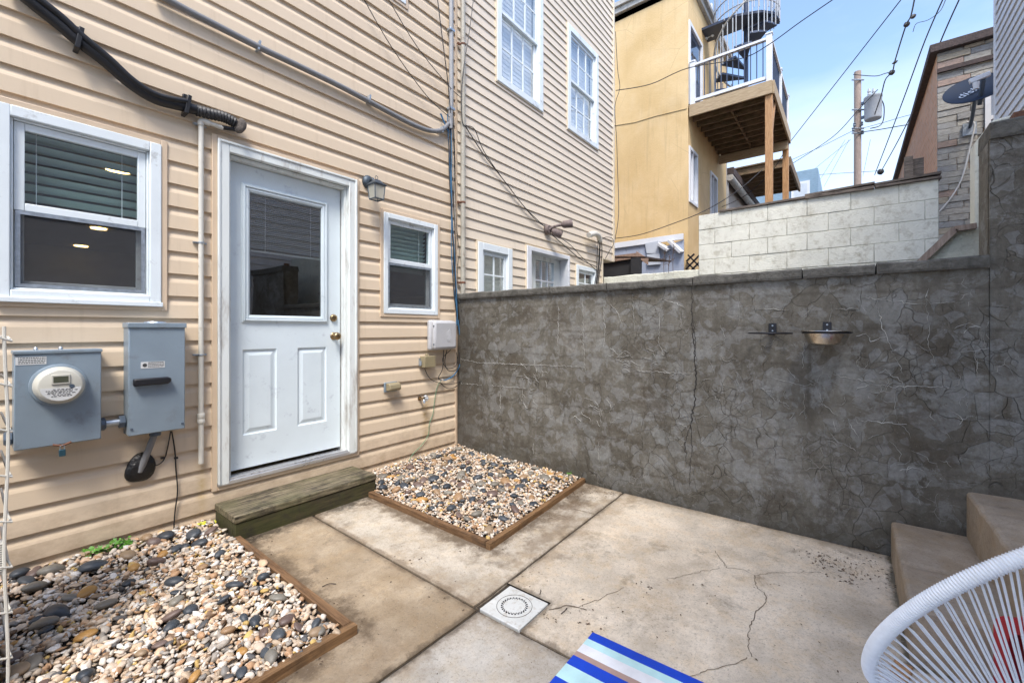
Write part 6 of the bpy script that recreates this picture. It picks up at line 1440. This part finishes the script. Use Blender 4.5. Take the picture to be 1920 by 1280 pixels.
# red thing beyond the chair
rc = D(2005, 1240, 1.2); rc = np.array([rc[0], rc[1], .04])
rb_ = thing('red_tub', rc, 'red rounded plastic tub with dark opening seen through the chair cords', 'tub')
fwd = Vector((-.80, .6, 0)).normalized(); sdv = Vector((fwd.y, -fwd.x, 0))
def rr_loop(w_, h_, y_, zc, r_=.05):
    P = []
    for cx_, cz_, a0_ in ((w_ - r_, h_ - r_, 0), (-w_ + r_, h_ - r_, 90), (-w_ + r_, -h_ + r_, 180), (w_ - r_, -h_ + r_, 270)):
        for k in range(6): a = R(a0_ + 90 * k / 5); P.append(Vector(rc) + sdv * (cx_ + r_ * math.cos(a)) + fwd * y_ + Vector((0, 0, zc + cz_ + r_ * math.sin(a))))
    return P
lo = [rr_loop(.10, .16, -.10, .175), rr_loop(.115, .165, .06, .175), rr_loop(.12, .17, .075, .175), rr_loop(.085, .135, .08, .175, .04), rr_loop(.075, .125, .01, .175, .04)]
mb = MB()
for A, B in zip(lo, lo[1:]):
    for k in range(24): mb.quad(A[k], A[(k + 1) % 24], B[(k + 1) % 24], B[k])
mb.v += [tuple(q) for q in lo[0]]; mb.f.append(tuple(range(len(mb.v) - 24, len(mb.v)))); mb.build('shell', 'red', rb_, smooth=True)
mb = MB(); mb.v = [tuple(q) for q in lo[-1]]; mb.f = [tuple(range(24))]; mb.build('dark_inside', 'iron', rb_)
q = Z(1676, 1268, .02); MB().obox((q[0] - .07, q[1] + .0, .03), (q[0] + .06, q[1] - .03, .03), .05, .035).build('timber_offcut', 'deck_post', None, bevel=.003, **T('orange-brown timber offcut lying on the patio under the chair rim', 'timber'))

# ---- plants
def leaf_mesh(name, lobes, mat_):
    me = bpy.data.meshes.new(name); V_ = [(0, 0, 0)]; n = lobes * 4
    for k in range(n): a = 2 * math.pi * k / n; r_ = (.62 + .38 * abs(math.cos(a * lobes / 2))) * (1 if abs(a - math.pi) > .3 else .35); V_.append((r_ * math.cos(a), r_ * math.sin(a), .18 * r_ * r_ * (1 + .6 * math.cos(3 * a))))
    me.from_pydata(V_, [], [(0, k + 1, (k + 1) % n + 1) for k in range(n)]); me.materials.append(M[mat_]); return me
LM = [leaf_mesh('leaf', 5, 'leaf'), leaf_mesh('leaf', 3, 'leaf')]; LY = leaf_mesh('leaf', 5, 'leafy')
def plant(spots, label, me_list, smin, smax, name='ivy_plant', cat='plant', n=1):
    c_ = np.mean([s_[:3] for s_ in spots], 0); root = thing(name, (c_[0], c_[1], .04), label, cat); mb = MB()
    for (x, y, z, spread, k_) in spots:
        for _ in range(k_):
            px_, py_, pz_ = x + random.gauss(0, spread), min(-.03, y + random.gauss(0, spread * .6)), max(.055, z + random.gauss(0, spread * .5)); s_ = random.uniform(smin, smax)
            o = bpy.data.objects.new('leaf', random.choice(me_list)); COL.objects.link(o); o.parent = root; o.location = (px_ - c_[0], py_ - c_[1], pz_ - .04); o.scale = (s_, s_, s_)
            o.rotation_euler = (random.uniform(-.3, .9), random.gauss(0, .4), random.uniform(-1, 1)); mb.tube([(x, y, .03), (px_, py_, pz_)], .0012, 4)
    mb.build('stem', 'leaf', root)
iv = []
for u, v, sp, k in ((160, 1057, .02, 8), (175, 1045, .02, 8), (195, 1030, .025, 14), (215, 1025, .025, 16), (232, 1022, .022, 12), (205, 1045, .02, 9), (255, 1030, .018, 7), (275, 1040, .015, 5), (222, 1012, .015, 6), (165, 1030, .012, 3)):
    p = W(u, v, -.05); iv.append((p[0], p[1] - .01, max(.07, p[2]), sp, k))
plant(iv, 'low green ivy clump between the siding and the near gravel bed', LM, .010, .019)
p = W(372, 997, -.05); plant([(p[0], p[1] - .02, .09, .012, 4), (p[0] + .05, p[1] - .02, .075, .012, 2)], 'yellow-green leaves lying by the left end of the wooden step', [LY], .016, .026, 'yellow_leaves', 'leaves')
p = X(1067, 885, -.03); plant([(p[0], p[1], .09, .014, 8), (p[0], p[1] + .01, .06, .010, 4)], 'tiny green weed in the gravel against the grey wall', LM, .007, .012, 'weed')
for i, (u, v0_, v1_) in enumerate(((1245, 470, 512), (1262, 455, 508), (1254, 480, 512))):
    p = X(u, v1_, 3.1); q = X(u + 2, v0_, 3.1); mb = MB().tube(spline([p, (p + q) / 2 + np.array([0, .01, 0]), q], 4), .004, 5)
    for k in range(8): a = p + (q - p) * random.uniform(.3, 1); mb.tube([a, a + np.array([0, random.uniform(-.04, .04), random.uniform(.01, .04)])], .003, 4)
    mb.build('dry_weed', 'deadleaf', None, **T(('dry brown weed stalk above the coping, leftmost of three', 'tallest dry weed stalk above the coping', 'shortest dry weed stalk above the coping')[i], 'weed'))
# ---- litter and patio cracks
mb = MB(); rl = random.Random(9)
def bits(x, y, n, sp, s0, s1):
    for _ in range(n):
        a, b = x + rl.gauss(0, sp), y + rl.gauss(0, sp)
        if a > -.01: continue
        s_ = rl.uniform(s0, s1); t = rl.uniform(0, 6.28); h = g(a, b) + .002; c1_, s1_ = math.cos(t) * s_, math.sin(t) * s_; k_ = rl.uniform(.25, .6)
        mb.quad((a - c1_, b - s1_, h), (a + s1_ * k_, b - c1_ * k_, h + s_ * .35), (a + c1_, b + s1_, h + .001), (a - s1_ * k_, b + c1_ * k_, h + s_ * .2))
for u, v, n, sp in ((1540, 1058, 22, .05), (1580, 1070, 26, .06), (1515, 1045, 10, .03), (1595, 1095, 10, .03), (1640, 1050, 8, .05), (1655, 1075, 14, .04), (1030, 1148, 8, .02), (1090, 1140, 8, .03), (1105, 1165, 8, .03), (1215, 1100, 10, .03), (1080, 930, 50, .05), (1110, 915, 50, .05), (1010, 960, 30, .05), (1150, 930, 18, .03),
        (900, 1020, 12, .06), (640, 1180, 14, .03), (620, 1150, 10, .03), (560, 1240, 14, .05), (470, 1010, 30, .035), (520, 985, 30, .035), (600, 955, 24, .035), (690, 925, 16, .03), (490, 1040, 16, .04), (760, 1045, 8, .06), (700, 1110, 12, .12), (850, 1100, 8, .1), (1300, 1150, 12, .2), (1450, 1130, 12, .2), (980, 1080, 10, .1), (1545, 1050, 14, .03), (1560, 1062, 20, .04), (1610, 1080, 16, .04), (1670, 1040, 16, .02), (1680, 1110, 14, .02)):
    p = Z(u, v, .02); bits(p[0], p[1], int(n * 1.6), sp * 1.15, .002, .0085)
for _ in range(650): bits(rl.uniform(-2.8, 0), rl.uniform(-3.2, -.4), 1, .01, .0012, .0042)
for _ in range(260):
    a, b = rl.uniform(-3.1, -2.1), -.03 - abs(rl.gauss(0, .05)); s_ = rl.uniform(.006, .018); t = rl.uniform(0, 6.28); h = .088 + rl.uniform(-.01, .012); c1_, s1_ = math.cos(t) * s_, math.sin(t) * s_
    mb.quad((a - c1_, b - abs(s1_), h), (a + s1_ * .5, b - c1_ * .4, h + s_ * .5), (a + c1_, b + abs(s1_) * .3, h), (a - s1_ * .5, b + c1_ * .4, h + s_ * .2))
mb.build('leaf_litter', 'deadleaf', None, kind='stuff', label='dark leaf crumbs and grit scattered on the patio')
for i, (u, v, L, a, lb) in enumerate(((1012, 1108, .035, .3, 'short dark twig lying just behind the drain cover'), (630, 1095, .06, 2.4, 'thin twig on the brown slab by the near bed'), (1052, 1145, .05, -.2, 'dark twig right of the drain cover'))):
    p = Z(u, v, .02); h = g(p[0], p[1]) + .004; MB().tube(spline([(p[0], p[1], h), (p[0] + L * .5 * math.cos(a), p[1] + L * .5 * math.sin(a), h + .004), (p[0] + L * math.cos(a + .2), p[1] + L * math.sin(a + .2), h)], 4), .0018, 5).build('twig', 'litter', None, **T(lb, 'twig'))
mb = MB()
def gcrack(pts, w_):
    P = [Vector(Z(u, v, .02)) for u, v in pts]; Q = []
    for a, b in zip(P, P[1:]):
        n = max(1, int((b - a).length / .015))
        for k in range(n): q = a.lerp(b, k / n) + Vector((rl.gauss(0, .0035), rl.gauss(0, .0035), 0)); Q.append(q)
    Q.append(P[-1]); pw = None
    for k in range(len(Q) - 1):
        d = Q[k + 1] - Q[k]; nr = Vector((-d.y, d.x, 0)).normalized(); w1 = w_ * rl.uniform(.5, 1.3); w0 = pw or w1; pw = w1; A, B = Q[k], Q[k + 1]; za, zb2 = g(A.x, A.y) + .0022, g(B.x, B.y) + .0022
        mb.quad((A.x - nr.x * w0, A.y - nr.y * w0, za), (B.x - nr.x * w1, B.y - nr.y * w1, zb2), (B.x + nr.x * w1, B.y + nr.y * w1, zb2), (A.x + nr.x * w0, A.y + nr.y * w0, za))
gcrack([(1345, 1040), (1362, 1066), (1395, 1070), (1417, 1082), (1445, 1077), (1490, 1077), (1540, 1078)], .0010)
gcrack([(1417, 1082), (1415, 1098), (1436, 1118), (1438, 1130), (1415, 1150), (1408, 1175), (1402, 1218), (1410, 1232)], .0017)
gcrack([(1402, 1232), (1370, 1246), (1330, 1255), (1290, 1268), (1270, 1280)], .0012); gcrack([(1340, 1035), (1352, 1050), (1362, 1066)], .0010)
gcrack([(1030, 1136), (1060, 1128), (1085, 1133), (1100, 1138)], .003); gcrack([(1085, 1133), (1130, 1115), (1170, 1098)], .0014); gcrack([(1075, 955), (1120, 966)], .003); gcrack([(1350, 1066), (1300, 1075), (1250, 1085)], .0010)
mb.build('crack', 'hair', patio, kind='stuff')
